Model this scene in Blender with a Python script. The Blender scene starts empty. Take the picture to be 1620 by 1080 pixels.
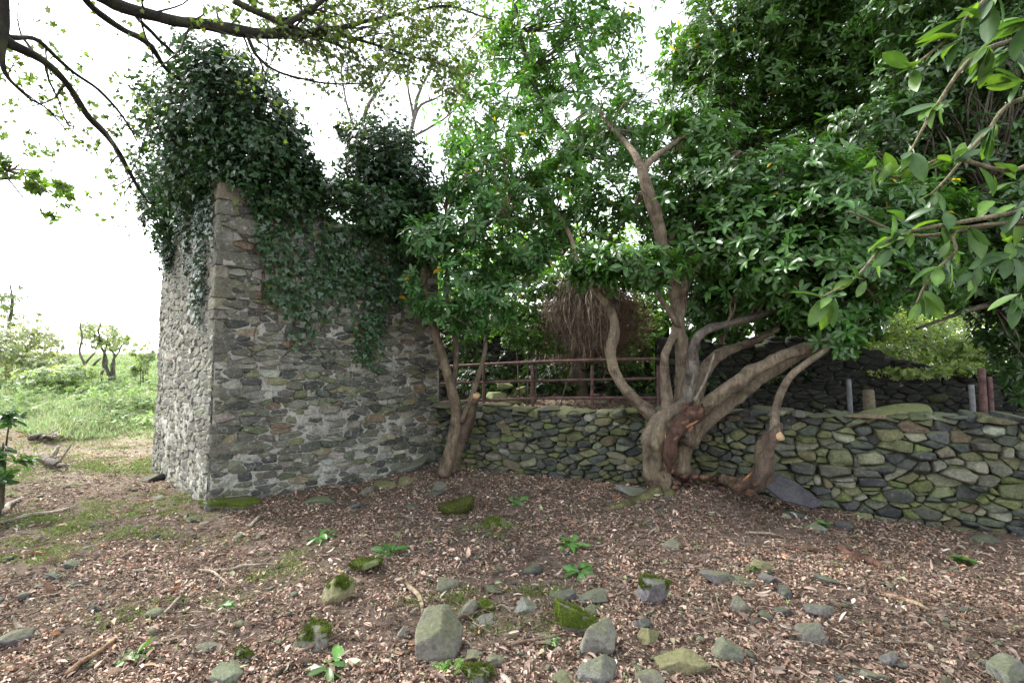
import bpy, math, random
import numpy as np
from mathutils import Vector

# ------------------------------------------------------------------ camera, sky, sun, exposure
S = bpy.context.scene
COL = S.collection
PITCH = math.radians(2.0)
CAM = np.array([0.0, 0.0, 1.6])
FPX = 810.0
camd = bpy.data.cameras.new("camera")
camd.sensor_width = 36.0
camd.lens = 18.0
camd.clip_start = 0.05
camd.clip_end = 500.0
cam = bpy.data.objects.new("camera", camd)
cam.location = CAM
cam.rotation_euler = (math.radians(90) + PITCH, 0, 0)
COL.objects.link(cam)
S.camera = cam

SUN_EL, SUN_ROT = math.radians(48), math.radians(-62)
W = bpy.data.worlds.new("World"); S.world = W; W.use_nodes = True
nt = W.node_tree
sky = nt.nodes.new("ShaderNodeTexSky"); sky.sky_type = 'NISHITA'; sky.sun_disc = False
sky.sun_elevation = SUN_EL; sky.sun_rotation = SUN_ROT
sky.air_density = 1.0; sky.dust_density = 1.2; sky.ozone_density = 1.0
hs = nt.nodes.new("ShaderNodeHueSaturation"); hs.inputs['Saturation'].default_value = 0.22
nt.links.new(sky.outputs[0], hs.inputs['Color'])
nt.links.new(hs.outputs[0], nt.nodes['Background'].inputs[0])
nt.nodes['Background'].inputs[1].default_value = 0.15
sl = bpy.data.lights.new("sun", 'SUN'); sl.energy = 2.2; sl.angle = math.radians(14); sl.color = (1.0, 0.96, 0.9)
so = bpy.data.objects.new("sun", sl); COL.objects.link(so)
sd = Vector((math.sin(SUN_ROT) * math.cos(SUN_EL), math.cos(SUN_ROT) * math.cos(SUN_EL), math.sin(SUN_EL)))
so.rotation_euler = sd.to_track_quat('Z', 'Y').to_euler()
S.view_settings.view_transform = 'Standard'
S.view_settings.look = 'None'
S.view_settings.exposure = 2.1
S.view_settings.gamma = 1.0
S.cycles.max_bounces = 8
S.cycles.diffuse_bounces = 4
S.cycles.transmission_bounces = 4
S.cycles.transparent_max_bounces = 4

# ------------------------------------------------------------------ helpers
rng = np.random.default_rng(7)
random.seed(7)
FW = np.array([0, math.cos(PITCH), math.sin(PITCH)])
UP = np.array([0, -math.sin(PITCH), math.cos(PITCH)])
RT = np.array([1.0, 0, 0])

def at(px, py, d):
    """a point of the place seen at a photo pixel, d metres away"""
    return CAM + d * (RT * (px - 810) / FPX + UP * (540 - py) / FPX + FW)

def _hash(ix, iy, iz, seed):
    h = (ix * 374761393 + iy * 668265263 + iz * 2147483647 + seed * 1274126177) & 0xFFFFFFFF
    h = ((h ^ (h >> 13)) * 1274126177) & 0xFFFFFFFF
    h = (h ^ (h >> 16)) & 0xFFFF
    return h / 32767.5 - 1.0

def vnoise(p, seed=0):
    p = np.asarray(p, float)
    i = np.floor(p).astype(np.int64); f = p - i
    f = f * f * (3 - 2 * f)
    r = 0
    for dx in (0, 1):
        for dy in (0, 1):
            for dz in (0, 1):
                w = (f[..., 0] if dx else 1 - f[..., 0]) * (f[..., 1] if dy else 1 - f[..., 1]) * (f[..., 2] if dz else 1 - f[..., 2])
                r = r + w * _hash(i[..., 0] + dx, i[..., 1] + dy, i[..., 2] + dz, seed)
    return r

def fbm(p, seed=0, octv=3):
    p = np.asarray(p, float); r = 0; a = 1; s = 0
    for o in range(octv):
        r = r + a * vnoise(p, seed + o); s += a; a *= 0.5; p = p * 2.03 + 11.3
    return r / s

def sstep(a, b, x):
    t = np.clip((x - a) / (b - a), 0, 1)
    return t * t * (3 - 2 * t)

# the dry stone wall's line on the ground
W0 = np.array([-1.35, 7.52]); W1 = np.array([7.2, 3.54])
WD = (W1 - W0) / np.linalg.norm(W1 - W0); WN = np.array([WD[1], -WD[0]])   # WN points to the camera side
WLEN = float(np.linalg.norm(W1 - W0))
RC = np.array([-3.17, 5.40]); RL = np.array([-5.16, 7.42]); RR = np.array([-1.05, 7.46])   # corner, far end of the left face, right end of the front face
TERR = 0.86

def gh(x, y):
    x = np.asarray(x, float); y = np.asarray(y, float)
    P = np.stack([x, y, x * 0], -1)
    z = 0.035 * fbm(P * 0.9, 3, 3) + 0.022 * fbm(P * 4.5, 5, 3)
    dw = (x - W0[0]) * WN[0] + (y - W0[1]) * WN[1]
    u = (x - W0[0]) * WD[0] + (y - W0[1]) * WD[1]
    z = z + 0.10 * np.exp(-(np.maximum(dw, 0) / 0.9) ** 2) * sstep(6.5, 2.0, u) * sstep(-1.5, .3, u)
    z = z + 0.15 * np.exp(-(((x - 2.05) / 0.75) ** 2 + ((y - 5.55) / 0.42) ** 2))
    z = z + 0.05 * np.exp(-(((x + 2.6) / 1.6) ** 2 + ((y - 6.0) / 0.7) ** 2))
    far = sstep(9.5, 14.0, y) * sstep(-2.0, -6.0, x)
    z = z + far * (0.35 + 0.12 * fbm(P * 0.35, 9, 3))
    z = z + sstep(15, 48, y) * 1.32
    z = z + 0.25 * sstep(-7.5, -10, x) * sstep(6, 9, y)
    return z

def gpt(px, py, off=0.0):
    """the ground point seen at a photo pixel"""
    d = RT * (px - 810) / FPX + UP * (540 - py) / FPX + FW
    t = 0.6
    while t < 80:
        p = CAM + d * t
        if p[2] <= float(gh(p[0], p[1])) + off: return p
        t += 0.01 + t * 0.002
    return CAM + d * 80

ORG = {}
def link_obj(name, data, parent=None, org=(0, 0, 0)):
    o = bpy.data.objects.new(name, data); COL.objects.link(o)
    if parent is not None:
        o.parent = parent; ORG[o.name] = ORG[parent.name]
    else:
        o.location = org; ORG[o.name] = np.array(org, float)
    return o

def tag(o, label=None, cat=None, group=None, kind=None):
    if label: o['label'] = label
    if cat: o['category'] = cat
    if group: o['group'] = group
    if kind: o['kind'] = kind
    return o

def thing(name, label, cat, loc=(0, 0, 0), group=None):
    o = link_obj(name, None, None, tuple(loc)); o.empty_display_size = 0.1
    return tag(o, label, cat, group)

class MB:
    """collects triangles/quads with a colour per vertex"""
    def __init__(s): s.v = []; s.f = []; s.c = []; s.n = 0
    def add(s, v, f, c=(0.5, 0.5, 0.5)):
        v = np.asarray(v, float)
        c = np.asarray(c, float)
        if c.ndim == 1: c = np.tile(c[:3], (len(v), 1))
        s.v.append(v); s.c.append(c[:, :3]); s.f.append([np.asarray(q, np.int64) + s.n for q in (f if isinstance(f, list) else [f])]); s.n += len(v)
        return s
    def build(s, name, mat, parent=None, org=(0, 0, 0), smooth=True):
        V = np.concatenate(s.v); C = np.concatenate(s.c)
        Fs = [q for g in s.f for q in g if len(q)]
        o0 = ORG[parent.name] if parent is not None else np.array(org, float)
        me = bpy.data.meshes.new(name)
        V = V - o0
        me.vertices.add(len(V)); me.vertices.foreach_set('co', V.astype(np.float32).ravel())
        tot = np.concatenate([np.full(len(q), q.shape[1], np.int32) for q in Fs])
        li = np.concatenate([q.ravel() for q in Fs]).astype(np.int32)
        st = np.concatenate([[0], np.cumsum(tot)[:-1]]).astype(np.int32)
        me.loops.add(len(li)); me.loops.foreach_set('vertex_index', li)
        me.polygons.add(len(tot)); me.polygons.foreach_set('loop_start', st)
        try: me.polygons.foreach_set('loop_total', tot)
        except Exception: pass
        me.polygons.foreach_set('use_smooth', np.full(len(tot), smooth))
        a = me.attributes.new('tint', 'FLOAT_COLOR', 'POINT')
        a.data.foreach_set('color', np.concatenate([C, np.ones((len(C), 1))], 1).astype(np.float32).ravel())
        me.update(calc_edges=True); me.validate()
        me.materials.append(mat)
        return link_obj(name, me, parent, org)

# ------------------------------------------------------------------ materials
def mat(name):
    m = bpy.data.materials.new(name); m.use_nodes = True
    n = m.node_tree; b = n.nodes['Principled BSDF']
    return m, n, b
def nd(n, t, **kw):
    x = n.nodes.new(t)
    for k, v in kw.items():
        if k in x.inputs: x.inputs[k].default_value = v
        else: setattr(x, k, v)
    return x
def ramp(n, src, stops):
    r = n.nodes.new('ShaderNodeValToRGB'); e = r.color_ramp.elements
    while len(e) < len(stops): e.new(0.5)
    for i, (p, c) in enumerate(stops):
        e[i].position = p; e[i].color = (c[0], c[1], c[2], 1) if not np.isscalar(c) else (c, c, c, 1)
    n.links.new(src, r.inputs[0]); return r.outputs[0]
def noise(n, vec, scale, detail=6, rough=0.6, dist=0.0):
    x = nd(n, 'ShaderNodeTexNoise', Scale=scale, Detail=detail, Roughness=rough, Distortion=dist)
    n.links.new(vec, x.inputs['Vector']); return x.outputs['Fac']
def mix(n, fac, a, b, mode='MIX'):
    x = n.nodes.new('ShaderNodeMixRGB'); x.blend_type = mode
    for i, s in ((0, fac), (1, a), (2, b)):
        if hasattr(s, 'links'): n.links.new(s, x.inputs[i])
        elif np.isscalar(s): x.inputs[i].default_value = s
        else: x.inputs[i].default_value = (s[0], s[1], s[2], 1)
    return x.outputs[0]
def mathn(n, op, a, b=None):
    x = n.nodes.new('ShaderNodeMath'); x.operation = op
    for i, s in ((0, a), (1, b)):
        if s is None: continue
        if hasattr(s, 'links'): n.links.new(s, x.inputs[i])
        else: x.inputs[i].default_value = s
    return x.outputs[0]
def tint(n):
    a = n.nodes.new('ShaderNodeAttribute'); a.attribute_name = 'tint'; return a.outputs['Color']
def bump(n, b, h, strength, dist):
    x = nd(n, 'ShaderNodeBump', Strength=strength, Distance=dist)
    n.links.new(h, x.inputs['Height']); n.links.new(x.outputs[0], b.inputs['Normal'])

def leaf_mat(name, rough=0.4, trans=0.3, spec=0.5, warm=(1.5, 1.7, 0.5)):
    m, n, b = mat(name)
    g = n.nodes.new('ShaderNodeNewGeometry')
    co = g.outputs['Position']
    t = tint(n)
    nz = noise(n, co, 35, 3)
    c = mix(n, 1.0, t, ramp(n, nz, [(0.3, 0.75), (0.7, 1.2)]), 'MULTIPLY')
    n.links.new(c, b.inputs['Base Color'])
    b.inputs['Roughness'].default_value = rough
    b.inputs['Specular IOR Level'].default_value = spec
    tr = n.nodes.new('ShaderNodeBsdfTranslucent')
    n.links.new(mix(n, 1.0, c, warm, 'MULTIPLY'), tr.inputs[0])
    ms = n.nodes.new('ShaderNodeMixShader'); ms.inputs[0].default_value = trans
    n.links.new(b.outputs[0], ms.inputs[1]); n.links.new(tr.outputs[0], ms.inputs[2])
    n.links.new(ms.outputs[0], n.nodes['Material Output'].inputs[0])
    return m

M = {}
M['laurel'] = leaf_mat('glossy_leaf', 0.33, 0.28, 0.5)
M['soft'] = leaf_mat('soft_leaf', 0.38, 0.42, 0.5)
M['near'] = leaf_mat('near_leaf', 0.40, 0.42, 0.45, (1.5, 1.5, .4))
M['ivy'] = leaf_mat('ivy_leaf', 0.34, 0.15, 0.5)
M['dead'] = leaf_mat('dead_leaf', 0.65, 0.12, 0.3, (1.1, 0.9, 0.7))
M['grass'] = leaf_mat('grass_blade', 0.6, 0.3, 0.25, (1.1, 1.25, .75))

def stone_mat(name, moss=0.5, lichen=0.5, mossc=(0.12, 0.15, 0.035), bs=0.9):
    m, n, b = mat(name)
    g = n.nodes.new('ShaderNodeNewGeometry'); co = g.outputs['Position']
    t = tint(n)
    n1 = noise(n, co, 9, 8, 0.65); n2 = noise(n, co, 45, 6, 0.7); n3 = noise(n, co, 160, 3, 0.6)
    c = mix(n, 1.0, t, ramp(n, n1, [(0.25, 0.55), (0.5, 1.0), (0.78, 1.5)]), 'MULTIPLY')
    c = mix(n, 1.0, c, ramp(n, n2, [(0.3, 0.55), (0.7, 1.4)]), 'MULTIPLY')
    # pale lichen and lime crusts
    lm = ramp(n, noise(n, co, 22, 8, 0.75, 0.6), [(0.56, 0.0), (0.66, 1.0)])
    c = mix(n, mathn(n, 'MULTIPLY', lm, lichen), c, (0.42, 0.42, 0.38))
    # moss where rain settles
    sep = n.nodes.new('ShaderNodeSeparateXYZ'); n.links.new(g.outputs['Normal'], sep.inputs[0])
    up = mathn(n, 'ADD', mathn(n, 'MULTIPLY', sep.outputs['Z'], 0.28), noise(n, co, 4.5, 6, 0.7))
    mm = ramp(n, up, [(0.56, 0.0), (0.78, 1.0)])
    c = mix(n, mathn(n, 'MULTIPLY', mm, moss), c, mix(n, n2, (mossc[0] * .5, mossc[1] * .5, mossc[2] * .5), (mossc[0] * 1.6, mossc[1] * 1.6, mossc[2] * 1.5)))
    n.links.new(c, b.inputs['Base Color'])
    b.inputs['Roughness'].default_value = 0.88
    b.inputs['Specular IOR Level'].default_value = 0.3
    h = mathn(n, 'ADD', mathn(n, 'MULTIPLY', n1, 1.4), mathn(n, 'ADD', mathn(n, 'MULTIPLY', n2, 0.5), mathn(n, 'MULTIPLY', n3, 0.2)))
    bump(n, b, h, bs, 0.02)
    return m
M['drystone'] = stone_mat('dry_stone', 0.5, 0.22, (0.085, 0.105, 0.035))
M['ruinstone'] = stone_mat('ruin_stone', 0.5, 0.75, (0.10, 0.12, 0.045))
M['backstone'] = stone_mat('shade_dark_back_stone', 0.5, 0.04, (0.03, 0.04, 0.015))  # back wall stone and moss kept dark, terrace shade put into the colour
M['mortar'] = stone_mat('lime_mortar', 0.3, 0.9, (0.08, 0.10, 0.03), 1.0)
M['rock'] = stone_mat('field_rock', 0.6, 0.2, (0.075, 0.09, 0.03))
M['slate'] = stone_mat('slate', 0.12, 0.06)

def moss_mat(name, c1, c2):
    m, n, b = mat(name)
    g = n.nodes.new('ShaderNodeNewGeometry'); co = g.outputs['Position']
    n1 = noise(n, co, 60, 6, 0.8); n2 = noise(n, co, 8, 4)
    c = mix(n, ramp(n, n1, [(0.35, 0), (0.68, 1)]), c1, c2)
    c = mix(n, ramp(n, n2, [(0.55, 0), (0.7, 0.6)]), c, (0.11, 0.09, 0.05))
    n.links.new(c, b.inputs['Base Color']); b.inputs['Roughness'].default_value = 1.0
    b.inputs['Specular IOR Level'].default_value = 0.1
    bump(n, b, mathn(n, 'ADD', n1, noise(n, co, 220, 3)), 1.0, 0.02)
    return m
M['moss'] = moss_mat('moss_cushion', (0.06, 0.10, 0.015), (0.22, 0.29, 0.05))
M['mossdark'] = moss_mat('dark_moss', (0.045, 0.06, 0.018), (0.16, 0.18, 0.045))

def bark_mat(name, moss=0.2, stretch=(26, 26, 6)):
    m, n, b = mat(name)
    g = n.nodes.new('ShaderNodeNewGeometry')
    mp = n.nodes.new('ShaderNodeMapping'); mp.inputs['Scale'].default_value = stretch
    n.links.new(g.outputs['Position'], mp.inputs['Vector']); co = mp.outputs[0]
    n1 = noise(n, co, 1.0, 8, 0.7, 0.8); n2 = noise(n, co, 5.0, 5, 0.7)
    t = tint(n)
    c = mix(n, 1.0, t, ramp(n, n1, [(0.3, 0.4), (0.5, 1.0), (0.75, 1.7)]), 'MULTIPLY')
    c = mix(n, 1.0, c, ramp(n, n2, [(0.3, 0.6), (0.7, 1.35)]), 'MULTIPLY')
    c = mix(n, 1.0, c, ramp(n, noise(n, g.outputs['Position'], 3.5, 5, 0.65, 1.0), [(0.35, (.45, .38, .34)), (0.5, 1.0), (0.68, (1.5, 1.5, 1.4))]), 'MULTIPLY')
    mm = ramp(n, noise(n, g.outputs['Position'], 5, 6, 0.7), [(0.5, 0), (0.7, 1)])
    c = mix(n, mathn(n, 'MULTIPLY', mm, moss), c, (0.10, 0.12, 0.04))
    n.links.new(c, b.inputs['Base Color']); b.inputs['Roughness'].default_value = 0.8
    b.inputs['Specular IOR Level'].default_value = 0.3
    bump(n, b, mathn(n, 'ADD', n1, mathn(n, 'MULTIPLY', n2, 0.5)), 1.0, 0.025)
    return m
M['bark'] = bark_mat('smooth_bark', 0.35)
M['rotten'] = bark_mat('rotten_wood', 0.1, (30, 30, 9))
M['darkbark'] = bark_mat('dark_bark', 0.5)

def plain(name, col, rough=0.6, metal=0.0, var=0.3, sc=20, b2=None):
    m, n, b = mat(name)
    g = n.nodes.new('ShaderNodeNewGeometry'); n1 = noise(n, g.outputs['Position'], sc, 8, 0.7)
    c = mix(n, ramp(n, n1, [(0.35, 0), (0.65, 1)]), [k * (1 - var) for k in col], b2 or [k * (1 + var) for k in col])
    n.links.new(c, b.inputs['Base Color']); b.inputs['Roughness'].default_value = rough; b.inputs['Metallic'].default_value = metal
    bump(n, b, n1, 0.4, 0.004)
    return m
M['rust'] = plain('rusty_red_pipe', (0.05, 0.018, 0.016), 0.85, 0, 0.5, 14, (0.14, 0.075, 0.066))
M['galv'] = plain('galvanised_pipe', (0.12, 0.125, 0.125), 0.55, 0.2)
M['post'] = plain('weathered_post', (0.13, 0.11, 0.07), 0.85, 0, 0.4, 30)
M['cutwood'] = plain('fresh_cut_wood', (0.42, 0.28, 0.15), 0.7, 0, 0.2, 40)
M['orangewood'] = plain('torn_wood', (0.24, 0.12, 0.055), 0.8, 0, 0.5, 60)

def ground_mat():
    m, n, b = mat('leafy_soil')
    g = n.nodes.new('ShaderNodeNewGeometry'); co = g.outputs['Position']
    sep = n.nodes.new('ShaderNodeSeparateXYZ'); n.links.new(co, sep.inputs[0])
    n1 = noise(n, co, 14, 8, 0.75); n2 = noise(n, co, 70, 5, 0.7); n3 = noise(n, co, 1.3, 4, 0.6)
    soil = mix(n, ramp(n, n1, [(0.35, 0), (0.65, 1)]), (0.06, 0.044, 0.034), (0.19, 0.145, 0.115))
    soil = mix(n, 1.0, soil, ramp(n, n2, [(0.3, 0.6), (0.7, 1.4)]), 'MULTIPLY')
    mossc = mix(n, n2, (0.05, 0.075, 0.015), (0.15, 0.19, 0.05))
    lf = n.nodes.new('ShaderNodeMapRange'); lf.inputs[1].default_value = -1.0; lf.inputs[2].default_value = -5.5
    lf.inputs[3].default_value = 0; lf.inputs[4].default_value = 0.16
    n.links.new(sep.outputs['X'], lf.inputs[0])
    mm = ramp(n, mathn(n, 'ADD', noise(n, co, 2.2, 6, 0.7), lf.outputs[0]), [(0.64, 0), (0.76, 0.7)])
    c = mix(n, mm, soil, mossc)
    # trodden pale earth in the clearing beyond the ruin, meadow further off
    cy = n.nodes.new('ShaderNodeMapRange'); cy.inputs[1].default_value = 6.8; cy.inputs[2].default_value = 8.2; cy.inputs[4].default_value = .8
    n.links.new(mathn(n, 'ADD', sep.outputs['Y'], mathn(n, 'MULTIPLY', n3, 1.4)), cy.inputs[0])
    c = mix(n, mathn(n, 'MULTIPLY', cy.outputs[0], ramp(n, noise(n, co, 3.0, 8, 0.75), [(.35, .3), (.55, 1)])), c, mix(n, n2, (.16, .13, .09), (.36, .30, .23)))
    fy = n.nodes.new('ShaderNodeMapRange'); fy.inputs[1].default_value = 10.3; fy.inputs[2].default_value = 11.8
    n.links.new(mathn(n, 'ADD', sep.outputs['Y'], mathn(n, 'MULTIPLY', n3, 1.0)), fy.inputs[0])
    grass = mix(n, n1, (0.16, 0.22, 0.08), (0.34, 0.40, 0.19))  # meadow green paled, glare of the open field put into it
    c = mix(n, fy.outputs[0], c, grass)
    n.links.new(c, b.inputs['Base Color']); b.inputs['Roughness'].default_value = 0.95
    b.inputs['Specular IOR Level'].default_value = 0.15
    bump(n, b, mathn(n, 'ADD', n1, mathn(n, 'MULTIPLY', n2, 0.5)), 1.0, 0.03)
    return m
M['ground'] = ground_mat()

# ------------------------------------------------------------------ shape builders
def catmull(P, n=6):
    P = np.asarray(P, float)
    if len(P) < 3: 
        t = np.linspace(0, 1, n + 1)[:, None]; return P[0] * (1 - t) + P[-1] * t
    Q = np.vstack([2 * P[0] - P[1], P, 2 * P[-1] - P[-2]]); out = []
    for i in range(1, len(Q) - 2):
        a, b, c, d = Q[i - 1], Q[i], Q[i + 1], Q[i + 2]
        for k in range(n):
            t = k / n
            out.append(0.5 * (2 * b + (c - a) * t + (2 * a - 5 * b + 4 * c - d) * t * t + (3 * b - a - 3 * c + d) * t ** 3))
    out.append(P[-1]); return np.array(out)

def tube(mb, P, R, seg=8, n=6, rough=0.0, col=(0.2, 0.15, 0.1), seed=0, smooth=True, ell=0.0, wob=0.0):
    P = np.asarray(P, float); R = np.asarray(R, float)
    PR = np.concatenate([P, R[:, None]], 1)
    C = catmull(PR, n) if smooth else PR
    P, R = C[:, :3], np.maximum(C[:, 3], 1e-4)
    if wob: P = P + wob * np.stack([fbm(P * 3 + k * 7, seed + k, 2) for k in range(3)], 1)
    T = np.gradient(P, axis=0); T /= np.linalg.norm(T, axis=1)[:, None] + 1e-9
    nrm = np.cross(T[0], [0.3, 0.2, 0.9]); nrm /= np.linalg.norm(nrm) + 1e-9
    V = []; ang = np.linspace(0, 2 * np.pi, seg, endpoint=False)
    for i in range(len(P)):
        nrm = nrm - T[i] * nrm.dot(T[i]); nrm /= np.linalg.norm(nrm) + 1e-9
        bn = np.cross(T[i], nrm)
        r = R[i] * (1 + ell * np.cos(2 * ang + i * 0.15))
        V.append(P[i] + (np.cos(ang) * r)[:, None] * nrm + (np.sin(ang) * r)[:, None] * bn)
    V = np.array(V)
    if rough:
        flat = V.reshape(-1, 3); ctr = np.repeat(P, seg, 0)
        d = flat - ctr
        nn = fbm(flat * np.array([9, 9, 4]), seed, 3)
        # long muscles running along the stem
        aa = np.tile(ang, len(P)); ii = np.repeat(np.arange(len(P)), seg)
        rid = np.sin(aa * 3 + ii * 0.12 + seed) * 0.5 + np.sin(aa * 5 - ii * 0.2 + seed * 2) * 0.3
        kn = np.maximum(fbm(flat * 6 + seed, seed + 50, 2) - .25, 0) * 2.2
        nn = nn + kn
        flat = ctr + d * (1 + rough * (nn * 1.4 + rid * 0.6))[:, None]
        V = flat.reshape(V.shape)
    m = len(P); V = V.reshape(-1, 3)
    V = np.vstack([V, P[0], P[-1]])
    i = np.arange(m - 1)[:, None] * seg; j = np.arange(seg)[None, :]; k = (j + 1) % seg
    Q = np.stack([i + j, i + k, i + seg + k, i + seg + j], -1).reshape(-1, 4)
    a = np.arange(seg); b = (a + 1) % seg
    T1 = np.stack([np.full(seg, m * seg), b, a], 1)
    T2 = np.stack([np.full(seg, m * seg + 1), (m - 1) * seg + a, (m - 1) * seg + b], 1)
    mb.add(V, [Q, np.vstack([T1, T2])], col)

def ico(sub):
    import bmesh
    bm = bmesh.new(); bmesh.ops.create_icosphere(bm, subdivisions=sub, radius=1)
    v = np.array([q.co[:] for q in bm.verts]); f = np.array([[w.index for w in q.verts] for q in bm.faces]); bm.free()
    return v / np.linalg.norm(v, axis=1)[:, None], f
ICO = {k: ico(k) for k in (1, 2, 3, 4, 5)}

def hullstone(N, D, ext, sub=3, p=14):
    """a body bounded by planes N.x = D with rounded arrises"""
    v, f = ICO[sub]
    d = v * ext
    q = np.maximum(d @ N.T, 0) / D
    r = (np.sum(q ** p, 1)) ** (-1.0 / p)
    return d * r[:, None], f

def rand_unit(n):
    v = rng.normal(size=(n, 3)); return v / np.linalg.norm(v, axis=1)[:, None]

def rockmesh(size, nplanes=11, sub=4, p=16, rough=0.04, seed=0):
    N = rand_unit(nplanes); D = rng.uniform(0.55, 0.95, nplanes)
    N = np.vstack([N, np.eye(3), -np.eye(3)]); D = np.concatenate([D, np.full(6, 1.0)])
    v, f = hullstone(N, D, np.array([1, 1, 1.0]), sub, p)
    v = v * np.array(size)
    s = max(size)
    nn = fbm(v / s * 3 + seed * 3.1, seed, 4)
    v = v * (1 + rough * 1.6 * nn)[:, None]
    return v, f

def rotz(v, a):
    c, s = math.cos(a), math.sin(a); return v @ np.array([[c, s, 0], [-s, c, 0], [0, 0, 1]])
def rotx(v, a):
    c, s = math.cos(a), math.sin(a); return v @ np.array([[1, 0, 0], [0, c, s], [0, -s, c]])
def roty(v, a):
    c, s = math.cos(a), math.sin(a); return v @ np.array([[c, 0, -s], [0, 1, 0], [s, 0, c]])

# leaf templates: x along the blade, y across, z out of the blade
def leaf_tpl(st, droop=0.25, fold=0.15):
    V = [(0, 0, 0)]
    for s, w in st[1:-1]:
        z = -droop * s * s
        V += [(s, -w, z + fold * w), (s, 0, z), (s, w, z + fold * w)]
    V.append((1, 0, -droop)); F = []
    k = len(st) - 2
    F += [(0, 1, 2), (0, 2, 3)]
    for i in range(k - 1):
        a = 1 + 3 * i; b = a + 3
        F += [(a, b, b + 1), (a, b + 1, a + 1), (a + 1, b + 1, b + 2), (a + 1, b + 2, a + 2)]
    a = 1 + 3 * (k - 1); t = a + 3
    F += [(a, t, a + 1), (a + 1, t, a + 2)]
    return np.array(V, float), np.array(F)
T_LONG = leaf_tpl([(0, 0), (0.3, 0.125), (0.62, 0.17), (0.86, 0.10), (1, 0)], 0.3, 0.35)
T_BIG = leaf_tpl([(0, 0), (0.08, 0.02), (0.22, 0.12), (0.42, 0.185), (0.62, 0.195), (0.8, 0.145), (0.93, 0.065), (1, 0)], 0.22, 0.3)
T_OVAL = leaf_tpl([(0, 0), (0.35, 0.25), (0.7, 0.22), (1, 0)], 0.2, 0.25)
T_MID = leaf_tpl([(0, 0), (0.3, 0.12), (0.62, 0.19), (0.88, 0.13), (1, 0)], 0.3, 0.3)
T_TINY = (np.array([(0, 0, 0), (0.5, -0.28, 0.05), (1, 0, -0.1), (0.5, 0.28, 0.05)], float), np.array([(0, 1, 2), (0, 2, 3)]))
T_IVY = (np.array([(0, 0, 0.02), (-0.12, -0.38, 0.0), (0.22, -0.50, -0.04), (0.42, -0.24, 0.02), (1.0, 0, -0.12), (0.42, 0.24, 0.02), (0.22, 0.50, -0.04), (-0.12, 0.38, 0), (0.35, 0, -0.03)], float),
         np.array([(0, 1, 8), (1, 2, 8), (2, 3, 8), (3, 4, 8), (4, 5, 8), (5, 6, 8), (6, 7, 8), (7, 0, 8)]))
T_PALM = (np.array([(0, 0, 0), (-0.15, -0.42, 0), (0.2, -0.28, 0.03), (0.45, -0.55, -0.03), (0.6, -0.2, 0.02), (1, 0, -0.1), (0.6, 0.2, 0.02), (0.45, 0.55, -0.03), (0.2, 0.28, 0.03), (-0.15, 0.42, 0), (0.3, 0, 0)], float),
          np.array([(0, 1, 10), (1, 2, 10), (2, 3, 10), (3, 4, 10), (4, 5, 10), (5, 6, 10), (6, 7, 10), (7, 8, 10), (8, 9, 10), (9, 0, 10)]))

def norm(a): return a / (np.linalg.norm(a, axis=-1, keepdims=True) + 1e-9)

def leaves(mb, O, D, N, L, C, tpl, jit=0.0):
    """a leaf at every O, pointing along D, blade facing N, length L, colour C"""
    O, D, N = np.asarray(O, float), norm(np.asarray(D, float)), np.asarray(N, float)
    N = norm(N - D * np.sum(N * D, 1, keepdims=True)); Sd = np.cross(N, D)
    tv, tf = tpl; n = len(O); L = np.broadcast_to(L, (n,))[:, None]
    wv = rng.uniform(0.8, 1.2, (n, 1)); dz = rng.uniform(0.3, 1.7, (n, 1))
    V = O[:, None, :] + D[:, None, :] * (tv[None, :, 0] * L)[..., None] + Sd[:, None, :] * (tv[None, :, 1] * L * wv)[..., None] + N[:, None, :] * (tv[None, :, 2] * L * dz)[..., None]
    F = (tf[None] + (np.arange(n) * len(tv))[:, None, None]).reshape(-1, 3)
    C = np.asarray(C, float)
    if C.ndim == 1: C = np.tile(C, (n, 1))
    C3 = np.repeat(C[:, None, :3], len(tv), 1)
    if len(tv) > 10: C3[:, np.abs(tv[:, 1]) < 1e-6] *= 1.35
    mb.add(V.reshape(-1, 3), F, C3.reshape(-1, 3))

def leafcol(n, base, var=0.35, alt=None, pa=0.0):
    c = np.array(base)[None] * rng.uniform(1 - var, 1 + var, (n, 1)) * rng.uniform(0.9, 1.1, (n, 3))
    if alt is not None:
        m = rng.random(n) < pa; c[m] = np.array(alt)[None] * rng.uniform(0.7, 1.3, (m.sum(), 1))
    return c

def whorls(mb, P, A, k, L, base, tpl=T_LONG, spread=(0.1, 0.9), alt=None, pa=0.02, var=0.35):
    """rosettes of k leaves round the shoot tips P with axes A"""
    n = len(P); A = norm(A)
    ref = np.where(np.abs(A[:, 2:3]) > 0.9, [[1.0, 0, 0]], [[0, 0, 1.0]])
    X = norm(np.cross(A, ref)); Y = np.cross(A, X)
    kk = rng.integers(max(3, k - 2), k + 3, n)
    idx = np.repeat(np.arange(n), kk)
    first = np.concatenate([[0], np.cumsum(kk)[:-1]]); loc = np.arange(len(idx)) - first[idx]
    ang = loc / kk[idx] * 2 * np.pi * 1.0 + rng.uniform(0, 6.28, n)[idx] + rng.normal(0, 0.25, len(idx))
    rad = X[idx] * np.cos(ang)[:, None] + Y[idx] * np.sin(ang)[:, None]
    el = rng.uniform(spread[0], spread[1], len(idx))[:, None]
    D = rad + A[idx] * el; D[:, 2] -= 0.12
    Nn = A[idx] - rad * el * 0.6 + rng.normal(0, 0.22, (len(idx), 3))
    O = P[idx] + A[idx] * rng.uniform(-0.3, 0.1, (len(idx), 1)) * L
    tone = rng.uniform(0.8, 1.2, n)[idx][:, None]
    leaves(mb, O, D, Nn, L * rng.uniform(0.65, 1.15, len(idx)), leafcol(len(idx), base, var, alt, pa) * tone, tpl)

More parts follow.
